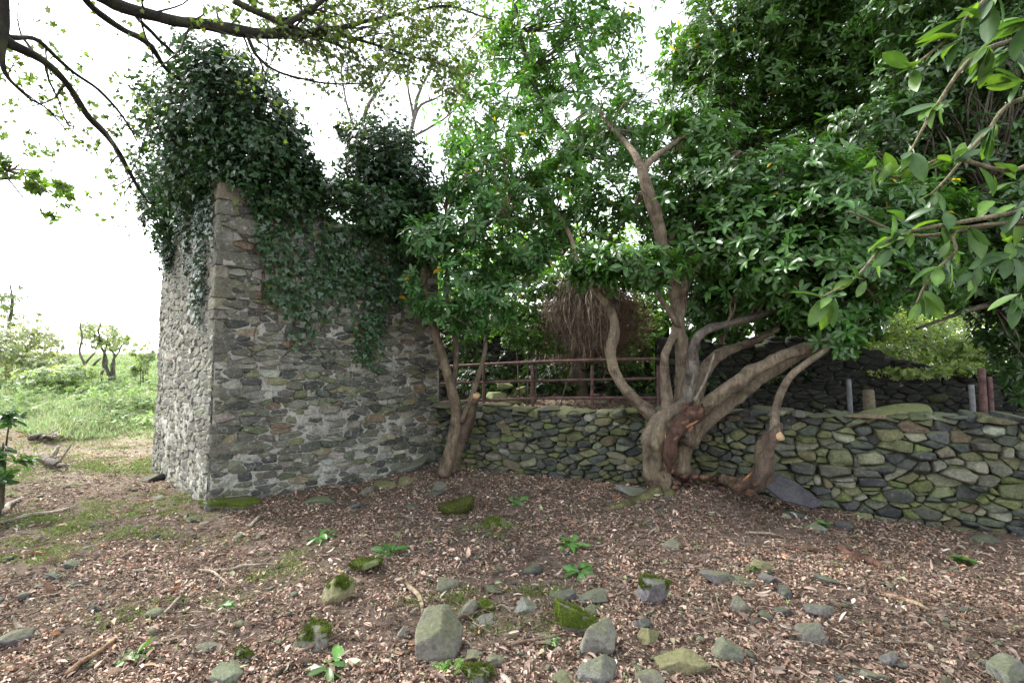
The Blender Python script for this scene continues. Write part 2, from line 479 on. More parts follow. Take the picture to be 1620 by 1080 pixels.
def blob_pts(c, r, n, shell=0.5, clump=0.16, per=7):
    r = np.array(r) * 1.05
    """points gathered in clumps through an ellipsoid, thinner at the heart"""
    nc = max(2, n // per)
    u = rand_unit(nc); rad = rng.uniform(shell ** 3, 1, nc) ** (1 / 3)
    rad = rad * (1 + 0.18 * fbm(u * 2.3 + np.array(c), 21, 2))
    ctr = u * rad[:, None]
    i = rng.integers(0, nc, n)
    q = ctr[i] + rng.normal(0, clump, (n, 3)) * rng.uniform(0.5, 1.3, nc)[i][:, None]
    P = np.array(c) + q * np.array(r)
    return P, norm(q), np.array(c) + ctr * np.array(r)

def crown(mb, wood, blobs, leaf, base, tpl=T_LONG, k=7, alt=None, pa=0.02, anchors=None, wcol=(0.13, 0.10, 0.07), per=7, spread=(0.1, 0.9), shell=0.45, clump=0.16, twr=0.006):
    """blobs: px, py, distance, half width px, half height px, half depth m, shoots"""
    for (px, py, d, rx, ry, rz, n) in blobs:
        c = at(px, py, d); r = np.array([rx * d / FPX, rz, ry * d / FPX])
        P, out, cl = blob_pts(c, r, n, shell, clump, per)
        A = out * 0.8 + np.array([0, 0, 0.55]) + rng.normal(0, 0.3, P.shape)
        whorls(mb, P, A, k, leaf, base, tpl, spread, alt, pa)
        if wood is not None:
            # shoots under every few rosettes and a limb to every few clumps
            for i in rng.choice(len(P), min(len(P), max(4, n // 4)), replace=False):
                q = cl[np.argmin(np.sum((cl - P[i]) ** 2, 1))]
                b = q - norm(out[i]) * 0.18 * min(r)
                tube(wood, [P[i], (P[i] + b) / 2 + rng.normal(0, 0.02, 3), b], [twr * .4, twr * .6, twr], 3, 2, 0, wcol)
            if anchors is not None and len(anchors):
                an = np.array(anchors)
                for q in cl[rng.choice(len(cl), min(len(cl), max(3, len(cl) // 4)), replace=False)]:
                    a = an[np.argmin(np.sum((an - q) ** 2, 1))]
                    L = np.linalg.norm(q - a)
                    if L > 2.2: continue
                    mid = (a + q) / 2 + rng.normal(0, 0.10, 3) * L + np.array([0, 0, 0.05 * L])
                    tube(wood, [a, (a + mid) / 2 + rng.normal(0, 0.03, 3), mid, (mid + q) / 2 + rng.normal(0, 0.03, 3), q], [twr * 2.2, twr * 2, twr * 1.6, twr * 1.2, twr * .8], 5, 3, 0, wcol)

# ------------------------------------------------------------------ stone facings
def clip(poly, a, b, c):
    """keep a*x + b*y <= c"""
    out = []; m = len(poly)
    for i in range(m):
        p, q = poly[i], poly[(i + 1) % m]
        dp, dq = a * p[0] + b * p[1] - c, a * q[0] + b * q[1] - c
        if dp <= 0: out.append(p)
        if (dp < 0 < dq) or (dq < 0 < dp):
            t = dp / (dp - dq); out.append((p[0] + (q[0] - p[0]) * t, p[1] + (q[1] - p[1]) * t))
    return out

def cells(sites, w, h, asp, wexp=.0006):
    S2 = sites * np.array([1 / asp, 1.0]); out = []
    wt = np.minimum(rng.exponential(wexp, len(sites)), wexp * 4)
    for i, s in enumerate(S2):
        d2 = np.sum((S2 - s) ** 2, 1); nb = np.argsort(d2)[1:26]
        poly = [(0, 0), (w / asp, 0), (w / asp, h), (0, h)]
        for j in nb:
            q = S2[j]; a, b = q - s
            c = (q.dot(q) - s.dot(s) + wt[i] - wt[j]) / 2
            poly = clip(poly, a, b, c)
            if len(poly) < 3: break
        if len(poly) >= 3:
            out.append(np.array(poly) * np.array([asp, 1.0]))
    return out

def rows(w, h, hmin, hmax, wmin, wmax, jit, big=0.0):
    pts = []; v = 0
    while v < h:
        rh = rng.uniform(hmin, hmax); u = -rng.uniform(0, wmax)
        while u < w + 0.1:
            sw = rng.uniform(wmin, wmax) * (1.5 if rng.random() < big else 1.0)
            pts.append((u + sw / 2, v + rh / 2 + rng.normal(0, jit * rh)))
            if rng.random() < 0.22 and rh > (hmin + hmax) / 2:      # a pair of thin pinning stones
                pts[-1] = (u + sw / 2, v + rh * 0.25); pts.append((u + sw / 2 + rng.normal(0, .03), v + rh * 0.8))
            u += sw
        v += rh
    p = np.array(pts); return p[(p[:, 0] > -.02) & (p[:, 0] < w + .02) & (p[:, 1] < h + .02)]

def facing(mb, poly, frame, gap, fr, back, sub, pal, p=12, skew=0.25, rough=0.03, extra=3, ends=0.0, spin=0.0):
    """one stone in a wall: poly is its outline on the wall plane; frame maps (u, v, out) to the world"""
    lo, hi = poly.min(0), poly.max(0); c = (lo + hi) / 2 * 0.5 + poly.mean(0) * 0.5
    ext = (hi - lo) / 2
    if ext[0] < 0.012 or ext[1] < 0.010: return
    N = []; D = []
    m = len(poly)
    for i in range(m):
        a, b = poly[i], poly[(i + 1) % m]; e = b - a; l = np.linalg.norm(e)
        if l < 1e-4: continue
        nn = np.array([e[1], -e[0]]) / l
        if nn.dot(a - c) < 0: nn = -nn
        dd = nn.dot(a - c) - gap * rng.uniform(0.5, 1.5)
        if dd < 0.006: dd = 0.006
        N.append((nn[0], nn[1], rng.uniform(0, skew))); D.append(dd)
    t = rng.normal(0, 0.13, 2)
    N.append((t[0], t[1], 1)); D.append(fr)
    if ends:
        for sg in (-1, 1):
            a = rng.normal(0, .35); N.append((sg * math.cos(a), math.sin(a), rng.uniform(0, skew))); D.append(ext[0] * rng.uniform(1 - ends, 1.0))
    N.append((0, 0, -1)); D.append(back)
    for _ in range(extra):
        a = rng.uniform(0, 6.28); k = np.array([math.cos(a), math.sin(a), rng.uniform(0.5, 1.3)])
        sup = abs(k[0]) * ext[0] + abs(k[1]) * ext[1]
        N.append(tuple(k)); D.append(sup * rng.uniform(0.55, 0.8) + k[2] * fr * 0.8)
    N = np.array(N); D = np.array(D)
    v, f = hullstone(N, D, np.array([ext[0], ext[1], max(fr, 0.03)]), sub, p)
    w = v + np.array([c[0], c[1], 0])
    s = max(ext)
    v = v * (1 + rough * 1.5 * fbm(w * 9, 31, 2) + rough * 1.2 * fbm(w * 30, 33, 2))[:, None]
    if spin:
        a = rng.normal(0, spin); v = v @ np.array([[math.cos(a), math.sin(a), 0], [-math.sin(a), math.cos(a), 0], [0, 0, 1]])
        v = rotx(v, rng.normal(0, spin * 1.3)); v = roty(v, rng.normal(0, spin * 1.3))
    w = v + np.array([c[0], c[1], 0])
    mb.add(frame(w), f, pal())

def pick(pal):
    cs = np.array([p[1:] for p in pal]); w = np.array([p[0] for p in pal], float); w /= w.sum()
    def f():
        return cs[rng.choice(len(cs), p=w)] * rng.uniform(0.75, 1.25) * rng.uniform(0.94, 1.06, 3)
    return f
PAL_DRY = pick([(4, .085, .088, .068), (4, .115, .12, .062), (3, .062, .068, .064), (2, .15, .15, .105), (2, .042, .046, .047), (1, .12, .10, .065), (1, .19, .19, .15), (1.5, .10, .12, .045)])
PAL_RUIN = pick([(4, .135, .134, .108), (4, .095, .095, .08), (3, .18, .175, .145), (3, .06, .062, .058), (1.3, .17, .155, .10), (.7, .15, .11, .075), (1.4, .27, .265, .235), (1.5, .12, .135, .075)])

# ================================================================== SETTING
# ---- ground: one sheet, fine near the camera, reaching the horizon
def spaced(a0, a1, s, reach, g=1.16):
    mid = np.arange(a0, a1, s); hi = []; x = a1; st = s
    while x < reach[1]: hi.append(x); st *= g; x += st
    lo = []; x = a0 - s; st = s
    while x > reach[0]: lo.append(x); st *= g; x -= st
    return np.array(lo[::-1] + list(mid) + hi)
gx = spaced(-6.5, 6.5, 0.055, (-160, 160)); gy = spaced(0.4, 8.6, 0.055, (-60, 220))
X, Y = np.meshgrid(gx, gy); Z = gh(X, Y)
nx = len(gx); i = (np.arange(len(gy) - 1)[:, None] * nx + np.arange(nx - 1)[None]).ravel()
g = MB().add(np.stack([X, Y, Z], -1).reshape(-1, 3), np.stack([i, i + 1, i + nx + 1, i + nx], 1)).build('ground', M['ground'])
tag(g, kind='structure')

# ---- raised terrace behind the dry stone wall
def wxy(u, back): return W0 + WD * u - WN * back
tb = MB(); us = np.linspace(0.0, WLEN + 4, 130); bs = np.concatenate([np.linspace(0.13, 2.2, 26), np.linspace(2.4, 9, 22)])
U, B = np.meshgrid(us, bs); P2 = W0 + WD * U[..., None] - WN * B[..., None]
TZ = TERR + 0.03 * fbm(np.stack([P2[..., 0], P2[..., 1], U * 0], -1) * 2.5, 41, 3) + 0.10 * sstep(0.2, 2.5, B) - .42 * sstep(2.8, 5.0, U) * sstep(.25, .7, B) + .07 * sstep(2.2, 5.2, U) * sstep(.6, .2, B)
def terr_z(x, y):
    b = -((x - W0[0]) * WN[0] + (y - W0[1]) * WN[1])
    return TERR + 0.03 * fbm(np.stack([x, y, x * 0], -1) * 2.5, 41, 3) + 0.10 * sstep(0.2, 2.5, b) - .42 * sstep(2.8, 5.0, (x - W0[0]) * WD[0] + (y - W0[1]) * WD[1]) * sstep(.25, .7, b) + .07 * sstep(2.2, 5.2, (x - W0[0]) * WD[0] + (y - W0[1]) * WD[1]) * sstep(.6, .2, b)
n_ = len(us); i = (np.arange(len(bs) - 1)[:, None] * n_ + np.arange(n_ - 1)[None]).ravel()
tb.add(np.dstack([P2, TZ]).reshape(-1, 3), np.stack([i, i + 1, i + n_ + 1, i + n_], 1))
tag(tb.build('terrace', M['ground']), kind='structure')

# ================================================================== DRY STONE WALL
dw = thing('dry_stone_wall', 'low dry stone retaining wall of mossy grey green rubble running behind the trees', 'wall', (W0[0] + WD[0] * 4, W0[1] + WD[1] * 4, 0))
def dry_frame(w):
    u, v, o = w[:, 0], w[:, 1], w[:, 2]
    base = W0 + WD * u[:, None] + WN * (o - 0.10 * v + 0.05 * np.sin(u * 1.3))[:, None]
    z = v * (1 + .10 * sstep(2.2, 5.2, u)) - 0.04 + 0.015 * np.sin(u * 2.1)
    return np.column_stack([base, z])
mb = MB()
sites = rows(WLEN, 0.98, 0.036, 0.094, 0.07, 0.28, 0.24, 0.12)
sites = sites + rng.normal(0, 0.011, sites.shape)
_p = np.stack([sites[:, 0] * 1.6, sites[:, 1] * 1.6, sites[:, 0] * 0], -1)
sites[:, 1] += 0.07 * fbm(_p, 91, 2); sites[:, 0] += 0.07 * fbm(_p, 95, 2)
s2 = rows(WLEN, 0.98, .04, .07, .06, .16, .3)
for c in cells(s2, WLEN, .96, 1.4):
    facing(mb, c, lambda w: dry_frame(w - [0, 0, .055]), .003, rng.uniform(.01, .05), .08, 2, PAL_DRY, p=16, skew=.4, rough=.05, extra=2)
for c in cells(sites, WLEN, 0.98, 2.1, .0010):
    big = (c.max(0) - c.min(0)).max()
    facing(mb, c, dry_frame, rng.uniform(-0.004, 0.005), rng.uniform(0.015, 0.11), 0.16, 4 if big > 0.11 else 3, PAL_DRY, p=50, skew=0.22, rough=0.07, extra=4, ends=.28, spin=.08)
# loose cope stones along the top
u = 0.1
while u < WLEN:
    w_ = rng.uniform(0.12, 0.42); h_ = rng.uniform(0.02, 0.05)
    v, f = rockmesh((w_ / 2, rng.uniform(0.10, 0.17), h_), 9, 4, 14, 0.05, int(u * 100))
    v = rotz(roty(rotx(v, rng.normal(0, .10)), rng.normal(0, 0.09)), math.atan2(WD[1], WD[0]) + rng.normal(0, .15))
    q = wxy(u + w_ / 2, rng.uniform(-0.02, 0.16)); mb.add(v + np.array([q[0], q[1], 0.925 + .093 * float(sstep(2.2, 5.2, u)) + h_ * .5 + 0.015 * math.sin(u * 2.1)]), f, PAL_DRY())
    u += w_ * rng.uniform(0.7, 1.4)
mb.build('stone_face', M['drystone'], dw)
# earth and rubble packing in the joints, gap shade put into its near-black colour
bk = MB(); us = np.linspace(-0.05, WLEN, 160); vs = np.linspace(-0.1, 0.93, 24)
U, V = np.meshgrid(us, vs)
pk = np.stack([U, V, 0.012 * fbm(np.stack([U * 8, V * 8, U * 0], -1), 4, 2) - 0.05], -1).reshape(-1, 3)
n_ = len(us); i = (np.arange(len(vs) - 1)[:, None] * n_ + np.arange(n_ - 1)[None]).ravel()
bk.add(dry_frame(pk), np.stack([i, i + 1, i + n_ + 1, i + n_], 1), (0.015, 0.014, 0.011))
bk.build('earth_packing', M['mortar'], dw)

# ================================================================== RUINED BUILDING
HR = 3.78
ruin = thing('ruined_building', 'roofless grey rubble stone building corner with pale mortar and ivy grown top', 'ruin', (RC[0], RC[1], 0))
def ruin_frame(A, B, sgn):
    D = (B - A) / np.linalg.norm(B - A); N = np.array([D[1], -D[0]]) * sgn
    def fr(w):
        u, v, o = w[:, 0], w[:, 1], w[:, 2]
        lean = 0.022 * v
        off = o - lean + 0.02 * fbm(np.stack([u * .8, v * .8, u * 0], -1), 51, 2)
        base = A + D * (u + lean * (1 - u / 2.9))[:, None] + N * off[:, None]
        return np.column_stack([base, v - 0.03])
    return fr, D, N, float(np.linalg.norm(B - A))
frF, dF, nF, lF = ruin_frame(RC, RR, 1)
frL, dL, nL, lL = ruin_frame(RC, RL, -1)
def ztop_front(u): return HR - 0.28 + 0.15 * np.sin(u * 3.0) + 0.45 * sstep(1.9, 2.6, u)
def ztop_left(u): return HR - 0.15 - 0.35 * sstep(1.4, 2.8, u) + 0.1 * np.sin(u * 5)
for nm, fr, L, zt in (('front_wall', frF, lF, ztop_front), ('side_wall', frL, lL, ztop_left)):
    sidek = 1.0 if nm == 'front_wall' else 1.2; shal = .85 if nm == 'front_wall' else .2  # side wall paler: whitish lime, plus open-sky light put into its colour
    mb = MB()
    sites = rows(L, HR + .1, 0.030, 0.10, 0.06, 0.34, 0.24, 0.14)
    sites = sites + rng.normal(0, 0.008, sites.shape)
    for c in cells(sites, L, HR + .1, 2.6, .0009):
        if c[:, 1].mean() > zt(c[:, 0].mean()): continue
        big = (c.max(0) - c.min(0)).max()
        pr = rng.uniform(0.0, 0.022) if rng.random() < 0.9 else rng.uniform(0.022, 0.045)
        facing(mb, c, fr, 0.003, pr * shal + 0.018, 0.10, 4 if big > 0.12 else 3, lambda: PAL_RUIN() * sidek if nm == 'front_wall' else PAL_RUIN() * .55 + np.array((.115, .11, .095)), p=34, skew=0.2, rough=0.08, extra=3, ends=.2, spin=.03)
    wall = mb.build(nm, M['ruinstone'], ruin)
    # mortar bed: displaced sheet with thickness behind it
    us = np.linspace(-0.0, L, 240); vs = np.linspace(-0.15, HR + .1, 300)
    U, V = np.meshgrid(us, vs); V = np.minimum(V, zt(U) - 0.02)
    O = 0.014 * fbm(np.stack([U * 14, V * 18, U * 0], -1), 61, 3) + 0.008 + 0.020 * fbm(np.stack([U * 3, V * 4, U * 0], -1), 63, 2)
    n_ = len(us); i = (np.arange(len(vs) - 1)[:, None] * n_ + np.arange(n_ - 1)[None]).ravel()
    mo = MB().add(fr(np.stack([U, V, O], -1).reshape(-1, 3)), np.stack([i, i + 1, i + n_ + 1, i + n_], 1), np.array((0.31, 0.305, 0.27)) * sidek)
    # rough core of the wall, 0.5 m thick
    us2 = np.linspace(0.0 if nm == 'side_wall' else 0.0, L, 40)
    ring = []
    for uu in us2:
        z1 = float(zt(uu)) - 0.05
        ring.append([(uu, -0.1, -0.02), (uu, z1, -0.02), (uu, z1 - .03, -0.28), (uu, z1, -0.5), (uu, -0.1, -0.5)])
    ring = np.array(ring); core = ring.reshape(-1, 3)
    core[:, 2] += 0.02 * rng.normal(size=len(core)) * (core[:, 2] < -0.1)
    Q = []
    for a in range(len(us2) - 1):
        for b in range(4): Q.append((a * 5 + b, a * 5 + b + 1, a * 5 + 5 + b + 1, a * 5 + 5 + b))
    e = (len(us2) - 1) * 5
    mo.add(fr(core), [np.array(Q), np.array([[0, 1, 2, 3, 4], [e, e + 1, e + 2, e + 3, e + 4]])], (0.15, 0.14, 0.12))
    mo.build('mortar', M['mortar'], wall)
# end of the front wall on the right: facing stones turned the corner
frE, dE, nE, lE = ruin_frame(RR - dF * 0.02, RR - dF * 0.02 - nF * 0.5, 1)
frG, dG, nG, lG = ruin_frame(RL - dL * 0.02, RL - dL * 0.02 - nL * 0.5, -1)
for fr_ in (frE, frG):
    mb = MB()
    for c in cells(rows(0.5, HR - .3, 0.07, 0.16, 0.14, 0.3, 0.2), 0.5, HR - .3, 1.6):
        facing(mb, c, fr_, 0.006, 0.03, 0.08, 3, PAL_RUIN, p=14, skew=0.5, rough=0.05)
    mb.build('wall_end', M['ruinstone'], ruin)
# quoins at the near corner
mb = MB(); z = -0.02; k = 0
hs_ = [0.10, 0.11, 0.13, 0.09, 0.12, 0.15, 0.10, 0.12, 0.26, 0.10, 0.12, 0.16, 0.13, 0.12, 0.2, 0.11, 0.14, 0.2, 0.13, 0.17, 0.22, 0.18, 0.16, 0.20]
for h_ in hs_:
    la, lb = (rng.uniform(0.24, 0.5), rng.uniform(0.12, 0.2)) if k % 2 else (rng.uniform(0.09, 0.22), rng.uniform(0.2, 0.36))
    if k == 8: la, lb = 0.47, 0.22
    if z + h_ > HR - 0.15: break
    if k == 0: la, h_ = 0.6, 0.13
    N = np.array([(1, 0, 0.0), (-1, 0, 0.0), (0, 1, 0), (0, -1, 0), (0, 0.04, 1), (0, 0, -1)], float)
    N = N + rng.normal(0, 0.035, N.shape)
    D = np.array([la / 2, la / 2, lb / 2, lb / 2, h_ / 2 - 0.005, h_ / 2 - 0.005])
    v, f = hullstone(N, D, np.array([la / 2, lb / 2, h_ / 2]), 5, 22)
    v = v * (1 + 0.03 * fbm(v * 14 + k * 3, 71, 3) + 0.02 * fbm(v * 50 + k, 72, 2))[:, None]
    pr = 0.020 + rng.uniform(-.008, .012)
    lean = 0.022 * (z + h_ / 2)
    # local x runs along the front wall, local y along the side wall
    q = RC + nF * (pr - lean) + nL * (pr - lean)
    w = q + dF * (v[:, 0] + la / 2)[:, None] + dL * (v[:, 1] + lb / 2)[:, None]
    mb.add(np.column_stack([w, v[:, 2] + z + h_ / 2]), f, PAL_RUIN() * .45 + np.array((.15, .145, .12)) * .55 * rng.uniform(.6, 1.25))
    z += h_; k += 1
mb.build('corner_stones', M['ruinstone'], ruin)

# ================================================================== IVY
IVYC = (0.034, 0.078, 0.030)
def inpoly(x, y, P):
    P = np.asarray(P, float); ins = np.zeros(len(x), bool); j = len(P) - 1
    for i in range(len(P)):
        c = ((P[i, 1] > y) != (P[j, 1] > y)) & (x < (P[j, 0] - P[i, 0]) * (y - P[i, 1]) / (P[j, 1] - P[i, 1] + 1e-12) + P[i, 0])
        ins ^= c; j = i
    return ins
def project(P):
    d = P - CAM; z = d @ FW
    return 810 + FPX * d[:, 0] / z, 540 - FPX * (d @ UP) / z, z
def ivy_sheet(mb, fr, N, L, poly, dens, thick, size, base, tmax=HR, fade=0.0):
    """ivy creeping on a wall: denser where its own outline is thick"""
    n = int(L * tmax * dens)
    u = rng.uniform(-0.05, L + .1, n); v = rng.uniform(0.2, tmax + 0.1, n)
    w = fr(np.stack([u, v, u * 0], -1)); px, py, _ = project(w)
    nz = fbm(np.stack([u * 5, v * 3, u * 0], -1), 81, 3)
    k = inpoly(px + nz * 22, py + nz * 26, poly) & (nz + rng.uniform(-.5, .5, n) > -0.42 + fade * sstep(400, 560, py) * 1.0)
    u, v = u[k], v[k]; n = len(u)
    o = rng.uniform(0.02, 1, n) ** 1.3 * thick * (0.6 + 0.7 * (fbm(np.stack([u * 4, v * 4, u * 0], -1), 85, 2) + .5)) + 0.03
    w = fr(np.stack([u, v, o], -1))
    N3 = np.array([N[0], N[1], 0.0])
    Nn = N3 * 1.0 + np.array([0, 0, 0.55]) + rng.normal(0, 0.35, (n, 3))
    D = np.array([0, 0, -1.0]) + rng.normal(0, 0.55, (n, 3)) + N3 * 0.25
    leaves(mb, w, D, Nn, size * rng.uniform(0.6, 1.25, n), leafcol(n, base, 0.4, (0.10, 0.13, 0.03), 0.015), T_IVY)
def ivy_heap(mb, wood, blobs, size, base):
    for (px, py, d, rx, ry, rz, n) in blobs:
        c = at(px, py, d); r = np.array([rx * d / FPX, rz, ry * d / FPX])
        P, out, cl = blob_pts(c, r, n, 0.35, 0.19, 22)
        D = out * 0.6 + np.array([0, 0, -0.45]) + rng.normal(0, 0.5, P.shape)
        Nn = out + np.array([0, 0, 0.7]) + rng.normal(0, 0.4, P.shape)
        tone = (1 + 0.5 * fbm(P * 4, 87, 2))[:, None]
        leaves(mb, P, D, Nn, size * rng.uniform(0.55, 1.25, len(P)), leafcol(len(P), base, 0.3, (0.08, 0.13, 0.03), 0.03) * tone, T_IVY)
        for q in cl[:max(3, len(cl) // 3)]:
            tube(wood, [c + (q - c) * .1, (c + q) / 2 + rng.normal(0, .05, 3), q], [0.012, 0.008, 0.004], 4, 3, 0, (0.10, 0.08, 0.06))

t = thing('ivy', 'tall bushy dark ivy heap crowning the near corner of the ruin', 'ivy', (RC[0], RC[1], 2.5))
lv, wd = MB(), MB()
ivy_heap(lv, wd, [(345, 165, 5.8, 85, 75, .55, 4200), (300, 235, 6.1, 75, 85, .5, 3600), (415, 215, 5.9, 65, 75, .5, 3300), (330, 115, 5.9, 60, 38, .4, 1200),
    (385, 270, 5.75, 60, 40, .35, 1500), (450, 255, 6.0, 42, 38, .35, 1300), (255, 180, 6.4, 36, 45, .35, 800), (262, 300, 6.9, 34, 70, .38, 1800), (275, 385, 7.1, 20, 45, .25, 700),
    (240, 335, 7.1, 16, 40, .25, 280), (475, 285, 6.1, 40, 25, .3, 800), (330, 285, 5.75, 26, 30, .2, 450)], 0.062, IVYC)
wd.build('ivy_stems', M['darkbark'], t); lv.build('foliage', M['ivy'], t)
t = thing('ivy', 'curtain of ivy hanging down the front face of the ruin with ragged trails', 'ivy', (RC[0] + dF[0] * 1.3, RC[1] + dF[1] * 1.3, 2.0))
lv, wd = MB(), MB()
POLF = [(372, 262), (700, 262), (690, 400), (650, 440), (625, 460), (604, 530), (584, 590), (560, 570), (548, 520), (530, 500), (500, 510), (484, 550), (468, 560), (448, 520), (436, 490), (416, 470), (410, 420), (396, 360), (384, 310)]
ivy_sheet(lv, frF, nF, lF, POLF, 1200, 0.17, 0.064, IVYC, fade=.5)
ivy_sheet(lv, frF, nF, lF, [(470, 540), (600, 540), (620, 600), (590, 700), (560, 690), (520, 640), (480, 610)], 130, 0.02, 0.04, (0.04, 0.075, 0.035))
ivy_heap(lv, wd, [(520, 305, 6.2, 55, 26, .3, 1300), (600, 330, 6.6, 50, 34, .3, 1500), (660, 350, 6.9, 34, 50, .3, 1300), (440, 310, 5.85, 45, 30, .25, 900)], 0.064, IVYC)
for _ in range(26):
    u0 = rng.uniform(0.4, 2.4); v0 = rng.uniform(2.5, 3.3); pts = [(u0, v0, 0.05)]
    for s in range(7): pts.append((pts[-1][0] + rng.normal(0, .05), pts[-1][1] - rng.uniform(.08, .2), 0.035))
    tube(wd, frF(np.array(pts)), np.linspace(0.009, 0.003, 8), 4, 3, 0, (0.12, 0.09, 0.07))
wd.build('ivy_stems', M['darkbark'], t); lv.build('foliage', M['ivy'], t)
t = thing('ivy', 'rounded ivy clump standing on the far right end of the ruin top', 'ivy', (RR[0], RR[1], 3.2))
lv, wd = MB(), MB()
ivy_heap(lv, wd, [(600, 235, 7.1, 52, 46, .5, 2600), (628, 290, 7.1, 50, 55, .5, 2600), (575, 275, 6.9, 40, 38, .4, 1500), (660, 300, 7.2, 30, 50, .4, 1000), (555, 215, 7.1, 20, 22, .3, 260)], 0.062, (0.028, 0.062, 0.027))
wd.build('ivy_stems', M['darkbark'], t); lv.build('foliage', M['ivy'], t)
t = thing('ivy', 'thin strip of pale shiny ivy creeping down the side face of the ruin', 'ivy', (RC[0] + dL[0] * .6, RC[1] + dL[1] * .6, 2.2))
lv = MB()
ivy_sheet(lv, frL, nL, lL, [(296, 225), (352, 240), (347, 300), (338, 370), (332, 440), (322, 520), (314, 520), (308, 440), (300, 340)], 1500, 0.07, 0.05, (0.04, 0.075, 0.05))
ivy_sheet(lv, frL, nL, lL, [(250, 225), (310, 225), (300, 380), (275, 440), (262, 420)], 900, 0.12, 0.055, IVYC)
lv.build('foliage', M['ivy'], t)

# ================================================================== TREES
GREEN = (0.042, 0.104, 0.022); BRIGHT = (0.085, 0.17, 0.030); YEL = (0.45, 0.30, 0.02)
def pl(pts, d=None):
    """pixel polyline with width px and distance -> points and radii"""
    P = []; Rr = []
    for q in pts:
        dd = q[3] if len(q) > 3 else d
        P.append(at(q[0], q[1], dd)); Rr.append(q[2] / 2 * dd / FPX)
    return np.array(P), np.array(Rr)
BK = (0.165, 0.130, 0.094); BKG = (0.12, 0.105, 0.09)

# ---- the big many-stemmed tree
b0 = gpt(1050, 790)
t = thing('rhododendron_tree', 'big many-stemmed evergreen tree with a torn twisted trunk leaning over the dry stone wall', 'tree', (b0[0], b0[1], float(gh(b0[0], b0[1]))))
mb = MB()
P, r = pl([(1046, 800, 58, 5.62), (1044, 770, 50, 5.62), (1038, 735, 46, 5.6), (1037, 700, 44, 5.58), (1048, 670, 44, 5.6), (1070, 650, 40, 5.64), (1092, 642, 34, 5.6), (1106, 640, 26, 5.52)])
tube(mb, P, r * .78, 40, 14, 0.4, BK, 1)
P, r = pl([(1076, 775, 46, 5.85), (1072, 740, 42, 5.82), (1068, 705, 36, 5.8), (1080, 678, 36, 5.78), (1100, 655, 32, 5.75)])
tube(mb, P, r * .76, 32, 12, 0.4, (0.09, 0.058, 0.042), 2)
P, r = pl([(1042, 785, 30, 5.55), (1015, 796, 24, 5.45), (985, 803, 14, 5.35), (960, 808, 5, 5.3)]); tube(mb, P - [0, 0, -.015], r, 12, 5, 0.25, (0.12, 0.12, 0.05), 3)
P, r = pl([(1060, 790, 34, 5.5), (1068, 806, 24, 5.35), (1045, 816, 16, 5.2), (1010, 822, 5, 5.15)]); tube(mb, P - [0, 0, -.015], r, 12, 5, 0.25, (0.12, 0.12, 0.05), 4)
mb.build('trunk', M['bark'], t)
stems = [
 [(1062, 700, 34, 5.7), (1046, 672, 30, 5.72), (1012, 640, 26, 5.75), (980, 602, 24, 5.8), (966, 562, 23, 5.85), (973, 522, 21, 5.9), (966, 488, 20, 5.95), (944, 460, 19, 6.05), (915, 425, 13, 6.2), (905, 380, 11, 6.4), (880, 330, 8, 6.6)],
 [(1072, 680, 36, 5.72), (1078, 640, 33, 5.75), (1080, 590, 29, 5.8), (1074, 520, 27, 5.85), (1066, 460, 26, 5.9), (1052, 405, 27, 5.85), (1038, 345, 26, 5.75), (1022, 290, 24, 5.7), (1016, 265, 22, 5.7)],
 [(1058, 690, 34, 5.66), (1056, 640, 32, 5.68), (1052, 595, 22, 5.7), (1052, 562, 19, 5.72), (1066, 530, 19, 5.8), (1078, 495, 20, 5.85), (1086, 440, 17, 5.95), (1098, 380, 14, 6.05), (1112, 320, 11, 6.2)],
 [(1082, 690, 34, 5.6), (1088, 640, 31, 5.58), (1094, 585, 28, 5.58), (1098, 545, 25, 5.6), (1115, 524, 20, 5.65), (1150, 513, 17, 5.7), (1195, 500, 15, 5.8), (1250, 478, 11, 5.9)],
 [(1090, 690, 30, 5.75), (1098, 640, 30, 5.8), (1112, 590, 30, 5.9), (1140, 560, 26, 6.0), (1178, 545, 18, 6.1), (1230, 520, 12, 6.3)],
 [(1085, 700, 36, 5.62), (1104, 655, 34, 5.55), (1140, 622, 30, 5.5), (1185, 592, 28, 5.45), (1240, 562, 25, 5.4), (1300, 545, 22, 5.35), (1345, 520, 14, 5.3), (1390, 480, 9, 5.25)],
 [(1074, 750, 40, 5.75), (1082, 710, 36, 5.72), (1112, 672, 34, 5.7), (1160, 632, 30, 5.7), (1215, 592, 26, 5.7), (1270, 560, 20, 5.7), (1330, 545, 14, 5.7)],
 [(1140, 545, 12, 6.5), (1150, 500, 16, 6.6), (1135, 470, 15, 6.7), (1115, 430, 12, 6.8), (1120, 380, 9, 6.9)],
]
ends = []
for i_, s_ in enumerate(stems):
    P, r = pl(s_); r = r * .68; mb = MB(); tube(mb, P, r, 20, 10, 0.26, BKG if i_ in (3,) else BK, 10 + i_); mb.build('stem', M['bark'], t); ends += list(P[-4:])
